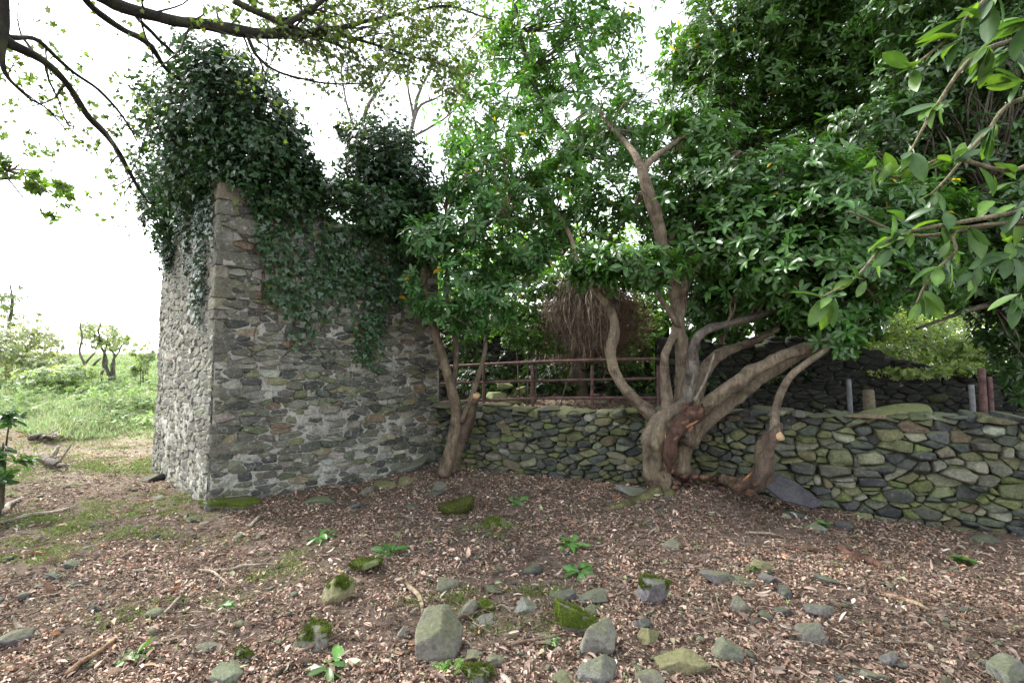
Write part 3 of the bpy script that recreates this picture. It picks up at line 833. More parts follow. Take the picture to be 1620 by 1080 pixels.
forks = [
 [(1016, 268, 15, 5.7), (1000, 238, 10, 5.85), (970, 205, 9, 6.2), (945, 170, 6, 6.3)],
 [(1016, 268, 13, 5.7), (1040, 245, 9, 5.85), (1070, 225, 8, 6.15), (1110, 190, 6, 6.3)],
 [(1020, 300, 9, 6.05), (995, 340, 6, 6.3), (960, 380, 5, 6.5)],
 [(1052, 400, 10, 5.95), (1100, 300, 8, 6.1), (1170, 240, 6, 6.3)],
 [(1250, 478, 10, 5.9), (1300, 420, 8, 5.8), (1350, 350, 6, 5.6)],
 [(1086, 440, 10, 5.95), (1150, 380, 8, 5.9), (1230, 320, 6, 5.9)],
 [(944, 460, 8, 6.0), (975, 435, 6, 5.9), (1000, 410, 5, 5.8)],
 [(1075, 520, 9, 5.8), (1030, 450, 7, 5.6), (1000, 430, 5, 5.5)],
]
for s_ in forks:
    P, r = pl(s_); mb = MB(); tube(mb, P, r, 8, 5, 0.08, BK, 30); mb.build('branch', M['bark'], t); ends += list(P[1:])
# torn rotten heartwood on the twisted trunk and the broken stub
mb = MB()
P, r = pl([(1062, 745, 16, 5.42), (1060, 715, 20, 5.40), (1066, 690, 24, 5.40), (1080, 668, 26, 5.42), (1096, 655, 26, 5.42), (1108, 648, 22, 5.40)])
tube(mb, P, r, 30, 14, 0.55, (0.075, 0.042, 0.03), 41)
for q in range(46):
    i = rng.integers(0, len(P)); s_ = rng.uniform(.012, .04); v, f = rockmesh((s_ * .5, s_ * .4, s_ * 1.3), 6, 2, 12, .3, q)
    mb.add(roty(v, rng.normal(.3, .5)) + P[i] + rng.normal(0, .045, 3) - [0, .03, 0], f, np.array((.11, .06, .04)) * rng.uniform(.5, 1.6))
for q in range(90):
    p_ = at(rng.uniform(1064, 1150), rng.uniform(715, 785), rng.uniform(5.45, 5.8)); p_[2] = max(float(gh(p_[0], p_[1])) + .01, min(p_[2], float(gh(p_[0], p_[1])) + .12 * rng.random() + .02)); s_ = rng.uniform(.015, .05)
    v, f = rockmesh((s_, s_ * .7, s_ * .5), 6, 2, 12, .3, q); mb.add(rotz(v, q) + p_, f, np.array((.10, .055, .04)) * rng.uniform(.5, 1.5))
v, f = rockmesh((.10, .09, .11), 8, 4, 10, .16, 5); mb.add(v + at(1098, 655, 5.42), f, (0.16, 0.075, 0.05))
mb.build('rotten_heartwood', M['rotten'], t)
mb = MB()
P, r = pl([(1050, 706, 1, 5.42), (1053, 694, 4, 5.40), (1052, 682, 1, 5.42)]); tube(mb, P, r, 8, 4, .5, (.4, .2, .08), 43)
P, r = pl([(1072, 680, 1, 5.38), (1088, 674, 6, 5.35), (1106, 664, 1, 5.36)]); tube(mb, P, r, 8, 4, .4, (.4, .2, .08), 44)
mb.build('torn_wood', M['orangewood'], t)
mb = MB()
for a, b in (((1082, 640, 6, 5.6), (1100, 578, 3, 5.4)), ((1098, 636, 5, 5.5), (1130, 560, 2.5, 5.4))):
    P, r = pl([a, ((a[0] + b[0]) / 2 + 3, (a[1] + b[1]) / 2, 4, 5.5), b]); tube(mb, P, r, 6, 3, 0, (0.22, 0.2, 0.16))
mb.build('dead_shoots', M['bark'], t)
lv, wd = MB(), MB()
crown(lv, wd, [
 (1210, 300, 6.0, 160, 65, .8, 620), (1330, 340, 5.6, 120, 80, .7, 560), (1180, 380, 5.9, 115, 70, .7, 500), (1290, 420, 5.5, 135, 65, .7, 540),
 (1390, 440, 5.6, 80, 60, .6, 420), (1200, 450, 6.2, 90, 50, .6, 420), (1330, 500, 5.4, 60, 30, .35, 150), (1325, 535, 5.2, 34, 24, .2, 60),
 (1120, 470, 6.5, 40, 60, .4, 160), (1010, 425, 5.5, 75, 28, .4, 200), (940, 420, 5.7, 45, 24, .3, 100), (1090, 340, 6.2, 65, 75, .6, 190), (980, 330, 6.4, 80, 65, .6, 110), (900, 360, 6.5, 60, 50, .5, 50),
 (1020, 190, 6.3, 80, 60, .5, 80), (930, 240, 6.5, 80, 65, .6, 90), (1100, 230, 6.3, 70, 55, .5, 120), (1440, 340, 5.6, 70, 60, .5, 220), (1480, 440, 5.9, 60, 50, .5, 170)],
 0.118, GREEN, T_MID, 7, YEL, 0.002, ends, per=4)
wd.build('twigs', M['bark'], t); lv.build('crown', M['laurel'], t)

# ---- the small tree against the ruin
b0 = gpt(705, 748)
t = thing('rhododendron_tree', 'slim forked evergreen tree with a sawn stub standing where ruin and dry stone wall meet', 'tree', (b0[0], b0[1], float(gh(b0[0], b0[1]))))
ends = []
mb = MB()
P, r = pl([(702, 752, 26, 6.65), (712, 715, 24, 6.65), (720, 680, 23, 6.65), (722, 650, 21, 6.65), (712, 605, 18, 6.68), (694, 545, 16, 6.7), (678, 490, 15, 6.72), (671, 440, 14, 6.75), (676, 410, 13, 6.8), (688, 380, 9, 6.8), (705, 340, 7, 6.8)]); tube(mb, P, r * .84, 14, 6, .10, (0.15, 0.115, 0.08), 50); ends += list(P[-4:])
mb.build('trunk', M['bark'], t)
mb = MB(); P, r = pl([(712, 748, 20, 6.75), (728, 700, 22, 6.72), (738, 670, 22, 6.7), (747, 645, 20, 6.66), (752, 626, 17, 6.62)]); tube(mb, P, r * .88, 16, 8, .2, (0.12, 0.088, 0.066), 51)
st = mb.build('sawn_stem', M['bark'], t)
mb = MB(); P, r = pl([(751, 628, 15, 6.60), (754, 622, 14, 6.585)]); tube(mb, P, r, 10, 1, .05, (.6, .4, .3), 52, False); mb.build('cut_face', M['cutwood'], st)
for s_ in ([(730, 668, 9, 6.6), (745, 630, 9, 6.58), (760, 585, 8, 6.55), (768, 550, 7, 6.5), (766, 520, 5, 6.5), (775, 480, 4, 6.5)],
           [(716, 620, 9, 6.75), (722, 560, 9, 6.8), (716, 510, 9, 6.85), (706, 470, 8, 6.9), (708, 430, 7, 6.9), (730, 380, 6, 6.9), (770, 345, 4, 6.9)],
           [(678, 440, 8, 6.75), (690, 400, 7, 6.7), (740, 370, 5, 6.6), (800, 340, 4, 6.5)]):
    mb = MB(); P, r = pl(s_); tube(mb, P, r, 9, 5, .08, (0.13, 0.10, 0.075), 53); mb.build('stem', M['bark'], t); ends += list(P[2:])
lv, wd = MB(), MB()
crown(lv, wd, [(690, 380, 6.4, 60, 40, .5, 110), (765, 360, 6.4, 70, 50, .5, 120), (740, 430, 6.4, 65, 50, .4, 100), (790, 470, 6.4, 50, 45, .4, 70), (700, 490, 6.3, 40, 22, .3, 40),
   (775, 285, 6.8, 75, 60, .6, 120), (730, 300, 6.9, 40, 40, .4, 60), (850, 320, 6.8, 70, 50, .5, 100), (745, 505, 6.3, 34, 22, .3, 40), (660, 440, 6.5, 22, 40, .3, 40), (830, 400, 6.6, 45, 30, .4, 110)], 0.12, (0.05, 0.125, 0.034), T_MID, 7, YEL, 0.006, ends, per=3)
wd.build('twigs', M['bark'], t); lv.build('crown', M['laurel'], t)

# ---- leaning broken stump with one live shoot
b0 = gpt(1180, 780)
t = thing('tree_stump', 'leaning gnarled stump with a torn foot, pale sawn knot and one thin live shoot', 'tree stump', (b0[0], b0[1], float(gh(b0[0], b0[1]))))
mb = MB(); P, r = pl([(1140, 752, 16, 5.25), (1162, 768, 30, 5.2), (1188, 768, 36, 5.15), (1205, 745, 38, 5.15), (1206, 720, 34, 5.15), (1214, 700, 38, 5.15), (1226, 684, 30, 5.15), (1228, 668, 18, 5.15)]); tube(mb, P, r * .74, 36, 14, .46, (0.085, 0.06, 0.045), 60)
mb.build('trunk', M['bark'], t)
mb = MB(); P, r = pl([(1226, 690, 18, 5.13), (1226, 655, 13, 5.15), (1234, 625, 12, 5.15), (1250, 596, 11, 5.15), (1276, 574, 10, 5.1), (1300, 558, 9, 5.1), (1320, 542, 7, 5.1)]); tube(mb, P, r, 10, 6, .05, (0.15, 0.12, 0.09), 61); mb.build('live_shoot', M['bark'], t)
mb = MB(); P, r = pl([(1226, 693, 12, 5.1), (1237, 689, 14, 5.05)]); tube(mb, P, r, 14, 1, .12, (.6, .4, .2), 62, False); mb.build('sawn_knot', M['cutwood'], t)
mb = MB()
for (px, py, w_, dd) in ((1168, 768, .07, 5.05), (1186, 778, .06, 5.0), (1158, 758, .05, 5.1), (1196, 765, .04, 5.02)):
    v, f = rockmesh((w_, w_ * .7, w_ * .55), 8, 3, 8, .3, px); mb.add(v + at(px, py, dd), f, (.10, .055, .035))
P, r = pl([(1172, 764, 1, 5.05), (1180, 756, 4, 5.02), (1190, 746, 1, 5.04)]); tube(mb, P, r, 6, 3, .4, (.30, .13, .05))
mb.build('torn_foot', M['rotten'], t)

# ---- trees behind
def tree(name, label, base, stems, blobs, leaf, base_c, tpl, k, mtl='soft', bark='darkbark', alt=None, pa=0.0, per=7, twr=.006, wc=(0.09, 0.075, 0.06), group=None, shell=.45):
    t = thing(name, label, 'tree', base, group); ends = []
    for j, s_ in enumerate(stems):
        P, r = pl(s_); mb = MB(); tube(mb, P, r, 9, 5, .08, wc, 70 + j); mb.build('trunk' if j == 0 else 'branch', M[bark], t); ends += list(P[1:])
    lv, wd = MB(), MB(); crown(lv, wd, blobs, leaf, base_c, tpl, k, alt, pa, ends, wc, per, twr=twr, shell=shell)
    wd.build('twigs', M[bark], t); lv.build('crown', M[mtl], t); return t

tree('evergreen_tree', 'tall dark-stemmed evergreen rising behind the brown hanging twigs into the open sky', at(905, 600, 8.6), [
  [(912, 610, 20, 8.6), (910, 450, 15, 8.5), (900, 400, 14, 8.4), (880, 340, 13, 8.2), (850, 280, 12, 8.0)],
  [(905, 415, 10, 8.4), (850, 290, 9, 8.0), (905, 240, 10, 7.8), (860, 170, 9, 7.8), (838, 110, 8, 7.8), (822, 50, 7, 7.8), (812, -20, 5, 7.8)],
  [(905, 235, 8, 7.8), (860, 270, 8, 7.6), (810, 290, 6, 7.6), (760, 300, 4, 7.6)]],
  [(850, 40, 7.8, 90, 65, .8, 250), (920, 90, 7.8, 100, 60, .7, 230), (790, 120, 7.8, 85, 70, .7, 220), (900, 180, 7.7, 105, 65, .8, 260), (810, 230, 7.7, 100, 65, .8, 260), (1010, 210, 7.7, 95, 60, .6, 180), (770, 300, 7.6, 80, 50, .7, 160), (740, 200, 7.9, 60, 60, .5, 110), (900, 300, 7.8, 100, 60, .8, 170),
   (820, 390, 8.4, 90, 50, .8, 170), (1010, 290, 8, 60, 60, .6, 120), (960, 30, 7.8, 50, 35, .5, 90), (850, -60, 7.8, 110, 60, .8, 260)],
  0.115, (0.06, 0.145, 0.026), T_MID, 6, 'soft', alt=YEL, pa=.008, per=3)
tree('broadleaf_tree', 'large dark-limbed tree with dense bright green leaves closing the sky behind the big tree', at(1190, 560, 9.2), [
  [(1160, 600, 34, 9.2), (1165, 480, 30, 9.2), (1175, 300, 26, 9.2), (1180, 220, 24, 9.1), (1200, 140, 20, 9.0), (1215, 60, 14, 9.0), (1220, -20, 10, 9.0)],
  [(1180, 240, 14, 9.1), (1155, 140, 10, 9.0), (1150, 60, 8, 9.0), (1120, 10, 6, 9.0)],
  [(1190, 220, 16, 9.1), (1300, 180, 12, 8.6), (1400, 130, 10, 8.2), (1480, 80, 8, 8)],
  [(1178, 300, 14, 9.2), (1300, 260, 10, 8.8), (1450, 210, 8, 8.5)]],
  [(1130, 70, 8.8, 70, 70, .8, 560), (1230, 50, 8.6, 80, 70, 1.0, 800), (1340, 60, 8.2, 90, 70, 1.0, 800), (1450, 60, 8.0, 90, 70, 1.0, 700), (1130, 180, 8.8, 75, 70, .8, 560), (1240, 160, 8.8, 80, 60, .9, 640), (1350, 170, 8.4, 90, 60, .9, 640),
   (1460, 180, 8.2, 80, 70, .9, 560), (1570, 120, 8.0, 80, 90, .9, 560), (1300, 250, 9.0, 120, 50, .8, 560), (1450, 290, 8.4, 90, 50, .8, 460), (1570, 280, 8.2, 70, 80, .8, 460), (1180, 270, 9.2, 90, 50, .7, 380), (1350, -40, 8.0, 260, 60, 1.2, 900), (1070, 100, 9.0, 30, 60, .5, 120), (1250, 330, 8.2, 160, 50, 1.2, 900), (1420, 370, 8.0, 120, 45, 1.0, 700), (1270, 400, 7.6, 150, 40, .8, 600), (1300, 300, 6.8, 160, 40, .8, 500)],  # closing blobs added as a leaf roof to shade terrace and back wall
  0.12, (0.048, 0.105, 0.022), T_MID, 7, 'soft', alt=YEL, pa=.003, per=4, shell=.2)
tree('rhododendron_tree', 'shaded evergreen bush filling the right margin above the back wall', at(1600, 600, 6.4), [
  [(1640, 640, 30, 6.4), (1620, 480, 24, 6.3), (1590, 400, 18, 6.2), (1560, 300, 12, 6.2)], [(1610, 470, 12, 6.3), (1570, 480, 10, 6.0), (1520, 495, 7, 5.9), (1450, 520, 4, 5.8)], [(1600, 420, 14, 6.2), (1540, 380, 10, 6.1), (1480, 330, 7, 6.0)]],
  [(1560, 430, 6.2, 70, 50, .6, 380), (1520, 370, 6.3, 70, 60, .6, 400), (1600, 330, 6.4, 50, 80, .6, 380), (1590, 500, 6.2, 40, 45, .4, 170), (1620, 560, 6.0, 30, 60, .4, 130), (1500, 250, 6.6, 90, 50, .7, 420), (1600, 200, 6.4, 60, 80, .7, 360), (1480, 120, 6.4, 90, 70, .7, 380), (1590, 60, 6.2, 80, 80, .7, 420), (1480, 10, 6.4, 100, 50, .7, 360), (1390, 210, 6.6, 70, 50, .6, 220), (1560, -60, 6, 120, 60, .8, 300)],
  0.115, (0.036, 0.08, 0.022), T_MID, 7, 'laurel', 'bark', per=4)


# tree off to the left whose limbs reach over the ruin
def overhang(base, mains, group=None):
    t = thing('sycamore_tree', 'bare black limbs with sparse yellow green leaves arching over the ruin against white sky', 'tree', base)
    mb = MB(); tube(mb, [np.array(base) + [0, 0, -.1], np.array(base) + [.05, 0, 2.5], np.array(base) + [.15, .1, 5], np.array(base) + [.1, .2, 8]], [.24, .20, .17, .1], 16, 6, .12, (0.07, .06, .05), 3)
    mb.build('trunk', M['darkbark'], t)
    lv = MB()
    tw_all = MB()
    for j, s_ in enumerate(mains):
        dens = s_[0] * 1.5; P, r = pl(s_[1]); r = r * .72; mb = MB(); tube(mb, P, r, 10, 6, .12, (0.022, .02, .015), 90 + j, wob=.02); mb.build('limb', M['darkbark'], t)
        C = catmull(P, 8); RR_ = np.interp(np.linspace(0, 1, len(C)), np.linspace(0, 1, len(r)), r)
        T = np.gradient(C, axis=0); T = norm(T)
        for q in range(int(dens * np.sum(np.linalg.norm(np.diff(C, axis=0), axis=1)))):
            i = rng.integers(int(len(C) * .25), len(C)); L = rng.uniform(.25, .9)
            d = norm(T[i] * .8 + rng.normal(0, .6, 3) + np.array([0, 0, -.1])); pts = [C[i]]
            for s in range(5):
                d = norm(d + rng.normal(0, .22, 3)); pts.append(pts[-1] + d * L / 5)
            r0 = min(RR_[i] * .5, .011); tube(tw_all, pts, np.linspace(r0, .0015, 6), 4, 2, 0, (0.05, .045, .035))
            subs = [pts]
            for s in range(rng.integers(1, 4)):
                a = rng.integers(1, 6); e = norm(d + rng.normal(0, .7, 3)); p2 = [pts[a], pts[a] + e * L * .18, pts[a] + norm(e + rng.normal(0, .3, 3)) * L * .36]
                tube(tw_all, p2, [.003, .002, .001], 3, 2, 0, (0.05, .045, .035)); subs.append(p2)
            for p_ in subs:
                n = rng.integers(2, 8) if dens < 12 else rng.integers(9, 19)
                o = np.array(p_)[rng.integers(1, len(p_), n)] + rng.normal(0, .035, (n, 3))
                leaves(lv, o, rng.normal(0, 1, (n, 3)) + [0, 0, -.4], rng.normal(0, .6, (n, 3)) + [0, 0, 1], .046 * rng.uniform(.5, 1.1, n), leafcol(n, (0.07, 0.10, 0.03), .3, (.14, .14, .05), .06), T_PALM)
    for (px, py, d, rx, ry, rz, n) in [(470, 18, 4.8, 90, 22, .4, 170), (600, 40, 5.3, 100, 36, .5, 260), (700, 85, 5.7, 80, 45, .5, 200), (560, 110, 5.3, 90, 22, .4, 90), (720, 25, 5.6, 70, 40, .4, 180), (110, 130, 4.4, 70, 50, .4, 50), (40, 180, 4.2, 60, 60, .4, 45), (160, 225, 4.6, 40, 40, .3, 22), (390, 10, 4.5, 60, 16, .3, 60)]:
        c = at(px, py, d); P, out, cl = blob_pts(c, (rx * d / FPX, rz, ry * d / FPX), n * 4, .1, .07, 9)
        leaves(lv, P, rng.normal(0, 1, P.shape) + [0, 0, -.4], rng.normal(0, .6, P.shape) + [0, 0, 1], .042 * rng.uniform(.5, 1.1, len(P)), leafcol(len(P), (.085, .13, .035), .3, (.2, .17, .05), .05), T_PALM)
        for q in cl:
            e = q + np.array([rng.normal(-.15, .2), rng.normal(0, .15), rng.uniform(.02, .25)]); tube(tw_all, [q, (q + e) / 2 + rng.normal(0, .03, 3), e], [.0012, .002, .003], 3, 2, 0, (.04, .035, .03))
    tw_all.build('twigs', M['darkbark'], t); lv.build('crown', M['soft'], t)
o_ = (-4.3, 2.6, -0.05)
def P2px(P):
    a, b, c = project(np.array([P])); return (float(a[0]), float(b[0]))
j1 = (-4.2, 2.7, 4.6); a1 = P2px(j1); dj = float((np.array(j1) - CAM) @ FW)
overhang(o_, [
 (5, [(a1[0], a1[1], 60, dj), (60, -60, 36, 3.3), (180, 5, 26, 3.7), (260, 30, 24, 3.9), (350, 44, 24, 4.2), (430, 55, 20, 4.5), (520, 48, 12, 4.8), (600, 30, 8, 5.2), (700, 12, 5, 5.4), (780, 30, 3, 5.6)]),
 (14, [(430, 53, 14, 4.5), (500, 10, 11, 4.6), (540, -30, 8, 4.7)]),
 (14, [(470, 52, 10, 4.65), (560, 60, 7, 4.9), (640, 85, 4, 5.1), (720, 110, 2, 5.3)]),
 (14, [(370, 0, 14, 4.3), (430, 30, 12, 4.5), (480, 50, 9, 4.7), (560, 80, 4, 5.0)]),
 (5, [(390, 52, 8, 4.3), (410, 90, 6, 4.4), (450, 118, 5, 4.5), (520, 132, 4, 4.7), (590, 132, 2, 4.9)]),
 (.4, [(100, -60, 20, 3.5), (140, 5, 14, 3.8), (190, 45, 13, 4.2), (235, 70, 12, 4.7), (265, 110, 8, 5.2), (300, 135, 5, 5.6)]),
 (.5, [(210, 20, 9, 4.0), (240, 50, 8, 4.3), (275, 85, 6, 4.7)]),
 (2.5, [(-200, -20, 50, 2.9), (-40, 40, 34, 3.1), (20, 68, 22, 3.3), (70, 95, 16, 3.5), (115, 145, 13, 3.8), (150, 195, 12, 4.1), (190, 245, 9, 4.5), (212, 285, 7, 4.8), (236, 322, 3, 5.2)]),
 (2.5, [(10, 55, 12, 3.3), (60, 65, 9, 3.6), (110, 110, 7, 3.9), (165, 150, 6, 4.3), (200, 195, 4, 4.7), (225, 240, 2, 5.0)]),
 (3, [(5, 70, 14, 3.2), (8, 115, 8, 3.3), (40, 152, 5, 3.5), (75, 175, 3, 3.7), (110, 215, 2, 3.8)]),
 (2, [(2, -20, 20, 3.2), (4, 30, 20, 3.2), (2, 70, 18, 3.2), (5, 110, 5, 3.2)]),
])
lvx = thing('sycamore_tree', 'low spray of pale green leaves at the far left margin under the black limbs', 'tree', (-9.5, 6.5, 0.1))
mb = MB(); tube(mb, [(-9.5, 6.5, 0), (-9.3, 6.5, 2.5), (-8.2, 6.6, 3.8), (-6.6, 6.7, 4.0)], [.15, .12, .06, .02], 8, 5, .1, (.07, .06, .05)); mb.build('trunk', M['darkbark'], lvx)
lv, wd = MB(), MB()
crown(lv, wd, [(30, 265, 6.6, 60, 22, .5, 70), (90, 290, 6.6, 40, 18, .4, 40), (115, 345, 6.6, 22, 18, .3, 16), (0, 240, 6.8, 60, 40, .5, 50)], .08, (.1, .17, .035), T_OVAL, 6, None, 0, [at(10, 270, 6.7)])
wd.build('twigs', M['darkbark'], lvx); lv.build('crown', M['soft'], lvx)

# bare grey tree behind the ruin
t = thing('bare_tree', 'leafless grey tree with upswept thin branches showing behind the ruin top', 'tree', at(640, 580, 11))
for j, s_ in enumerate([[(640, 600, 18, 11), (635, 400, 14, 11), (640, 260, 9, 11), (655, 190, 6, 11), (662, 150, 5, 11), (690, 95, 2, 11)],
     [(635, 330, 10, 11), (600, 260, 8, 11), (575, 190, 7, 11), (600, 140, 5, 11), (625, 100, 3, 11), (650, 60, 2, 11)],
     [(642, 250, 7, 11), (660, 175, 5, 11), (690, 155, 3, 11), (720, 140, 2, 11)], [(600, 260, 6, 11), (560, 200, 4, 11), (540, 120, 3, 11), (548, 70, 2, 11)],
     [(655, 190, 5, 11), (645, 130, 3, 11), (650, 80, 2, 11)], [(645, 220, 5, 11), (700, 190, 3, 11), (740, 150, 2, 11)]]):
    P, r = pl(s_); mb = MB(); tube(mb, P, r, 6, 4, .05, (.16, .14, .13), j, wob=.03); mb.build('trunk' if j == 0 else 'branch', M['bark'], t)
    C = catmull(P, 6); mb = MB()
    for q in range(9):
        i = rng.integers(len(C) // 2, len(C)); d = norm(np.array([rng.normal(0, .5), rng.normal(0, .4), 1.0])); L = rng.uniform(.4, 1.1)
        tube(mb, [C[i], C[i] + d * L * .5 + rng.normal(0, .06, 3), C[i] + d * L], [.010, .006, .003], 3, 3, 0, (.16, .14, .13))
    mb.build('twigs', M['bark'], t)

# ================================================================== PIPE FENCE ON THE TERRACE
def fat(px, py): # on the fence line, a little behind the wall
    d = RT * (px - 810) / FPX + UP * (540 - py) / FPX + FW
    o2 = W0 - WN * 0.42
    tt = -((CAM[0] - o2[0]) * WN[0] + (CAM[1] - o2[1]) * WN[1]) / (d[0] * WN[0] + d[1] * WN[1])
    return CAM + d * tt
t = thing('pipe_fence', 'rusty red three-rail pipe fence standing on the terrace above the dry stone wall', 'fence', tuple(fat(870, 660)))
for (ya, yb, yc, rr) in ((580, 572, 567, .021), (606, 602, 598, .017), (636, 630, 629, .019)):
    mb = MB(); tube(mb, [fat(692, ya), fat(860, yb), fat(1052, yc)], [rr] * 3, 10, 6, .02, (.15, .06, .05)); mb.build('rail', M['rust'], t)
for px in (694, 765, 843, 937, 1042):
    a = fat(px, 572); b = fat(px, 640); b[2] = terr_z(b[0], b[1]) - .06; a[0], a[1] = b[0], b[1]; a[2] = 1.52
    mb = MB(); tube(mb, [b, (a + b) / 2, a], [.022] * 3, 10, 2, .02, (.15, .06, .05)); mb.build('post', M['rust'], t)
# posts and slabs on the right
def post(name, label, cat, px, ytop, wpx, d, mt, col, sq=False):
    a = at(px, ytop, d); zb = float(terr_z(a[0], a[1])) - .03; r = wpx / 2 * d / FPX
    mb = MB(); tube(mb, [(a[0], a[1], zb), (a[0] + .005, a[1], (zb + a[2]) / 2), (a[0] - .01, a[1], a[2] - .01), (a[0] - .01, a[1], a[2])], [r, r, r, r * .8], 6 if sq else 14, 3, .04, col, px)
    tag(mb.build(name, M[mt], None, (a[0], a[1], zb)), label, cat)
post('metal_post', 'thin pale grey pipe post beside the round stone on the wall', 'post', 1344, 603, 7, 5.9, 'galv', (.4, .4, .4))
post('wooden_post', 'short mossy wooden post stub behind the mossy flagstone', 'post', 1375, 619, 17, 6.1, 'post', (.2, .2, .1), True)
post('metal_post', 'stout grey pipe post left of the two rusty posts', 'post', 1538, 612, 8, 5.35, 'galv', (.4, .4, .4))
post('iron_post', 'rusty red iron post with a small bracket, taller of the pair', 'post', 1554, 587, 10, 5.5, 'rust', (.2, .1, .1))
post('iron_post', 'rusty red iron post right of its taller twin', 'post', 1567, 600, 7, 5.5, 'rust', (.2, .1, .1))
def stone_thing(name, label, p, size, col, mt='rock', rz=0, rx=0, ry=0, sub=4, seed=0, np_=10, sharp=16, rough=.04, cat='rock', group=None, mesh=None):
    v, f = rockmesh(size, np_, sub, sharp, rough, seed)
    v = rotz(roty(rotx(v, rx), ry), rz)
    mb = MB().add(v + np.array(p), f, col)
    return tag(mb.build(name, M[mt], None, (p[0], p[1], p[2] - size[2] * .8)), label, cat, group)
stone_thing('flagstone', 'long mossy flagstone tilted on top of the dry stone wall', at(1412, 652, 5.35), (.34, .16, .035), (.17, .19, .08), 'drystone', rz=math.atan2(WD[1], WD[0]), ry=-.05, rx=.35, seed=3, sharp=24, cat='flagstone')
stone_thing('rock', 'round topped grey stone set on the wall by the pale pipe post', at(1336, 660, 5.5), (.11, .08, .075), (.09, .10, .10), seed=8)
cn = np.array([at(1203, 766, 5.1), at(1214, 751, 5.17), at(1232, 747, 5.2), at(1262, 765, 5.16), at(1304, 797, 5.02), at(1288, 803, 4.96), at(1240, 790, 4.98)]); cc_ = cn.mean(0)
_, _, vt = np.linalg.svd(cn - cc_); nr = vt[2] * (1 if vt[2][1] > 0 else -1); cn = cn - np.outer((cn - cc_) @ nr, nr)
ci = cc_ + (cn - cc_) * .985; m_ = len(cn); V = np.vstack([ci, cn + nr * .004, cn + nr * .018]); a_ = np.arange(m_); b_ = (a_ + 1) % m_
tag(MB().add(V, [np.array([list(range(m_))]), np.array([list(range(3 * m_ - 1, 2 * m_ - 1, -1))]), np.stack([a_, b_, b_ + m_, a_ + m_], 1), np.stack([a_ + m_, b_ + m_, b_ + 2 * m_, a_ + 2 * m_], 1)], (.05, .046, .062)).build('slate_slab', M['slate'], None, tuple(cc_), smooth=False), 'smooth purple grey slate slab leaning at the foot of the dry stone wall', 'slate')

# ================================================================== BACK WALL AND HOLLOW
def line_wall(name, label, A, B, z0, z1f, h, cat, pal, mt, cw=.28):
    A = np.array(A, float); B = np.array(B, float); L = float(np.linalg.norm(B - A)); D = (B - A) / L; N = np.array([D[1], -D[0]])
    if N[1] > 0: N = -N
    t = thing(name, label, cat, ((A[0] + B[0]) / 2, (A[1] + B[1]) / 2, z0))
    def fr(w): return np.column_stack([A + D * w[:, 0:1] + N * w[:, 2:3], w[:, 1] + z0])
    mb = MB()
    for c in cells(rows(L, h, .04, .10, .08, cw * 1.3, .25), L, h, 1.9, .001):
        if c[:, 1].mean() > z1f(c[:, 0].mean()): continue
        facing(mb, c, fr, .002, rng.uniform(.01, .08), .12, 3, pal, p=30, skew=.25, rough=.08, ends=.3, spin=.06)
    mb.build('stone_face', M[mt], t)
    us = np.linspace(0, L, 60); F = []; V = []
    for q in us:
        zz = float(z1f(q)) - .04
        V += [(q, -.1, 0), (q, zz, 0), (q, zz, -.4), (q, -.1, -.4)]
    for a in range(59):
        for b in range(3): F.append((a * 4 + b, a * 4 + b + 1, a * 4 + 5 + b, a * 4 + 4 + b))
    MB().add(fr(np.array(V, float)), np.array(F), (.04, .04, .035)).build('core', M['mortar'], t)
    return t
PAL_BACK = pick([(3, .024, .025, .022), (3, .034, .034, .03), (2, .02, .02, .02), (1, .042, .048, .025)])  # tones lowered so the wall carries the canopy's shade in its colour
Aa = at(1040, 600, 8.0)[:2]; Bb = at(1760, 600, 6.9)[:2]
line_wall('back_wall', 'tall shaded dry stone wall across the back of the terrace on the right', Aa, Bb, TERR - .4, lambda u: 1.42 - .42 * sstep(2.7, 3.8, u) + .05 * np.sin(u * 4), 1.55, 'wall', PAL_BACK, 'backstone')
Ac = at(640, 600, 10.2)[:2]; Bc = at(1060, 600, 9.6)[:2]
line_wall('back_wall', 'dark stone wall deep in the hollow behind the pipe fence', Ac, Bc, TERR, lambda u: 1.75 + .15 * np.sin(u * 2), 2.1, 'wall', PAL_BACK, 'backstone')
# heap of mossy stones behind the fence
hp = at(800, 632, 8.3)
for k_, (px, py, w_, lab) in enumerate([(785, 628, 34, 'pale mossy stone at the left of the little heap behind the fence'), (812, 634, 40, 'broad mossy stone at the foot of the little heap behind the fence'),
        (840, 640, 30, 'low flat stone at the right of the little heap behind the fence'), (800, 610, 30, 'flat stone lying on top of the little heap behind the fence'), (826, 616, 24, 'small round stone near the top of the little heap behind the fence')]):
    p = at(px, py, 8.1); s = w_ / 2 * 8.1 / FPX
    p[2] = max(p[2], float(terr_z(p[0], p[1])) + s * .3)
    stone_thing('rock', lab, p, (s, s * .8, s * .5), (.17, .19, .09), 'drystone', rz=k_, seed=k_ + 50)

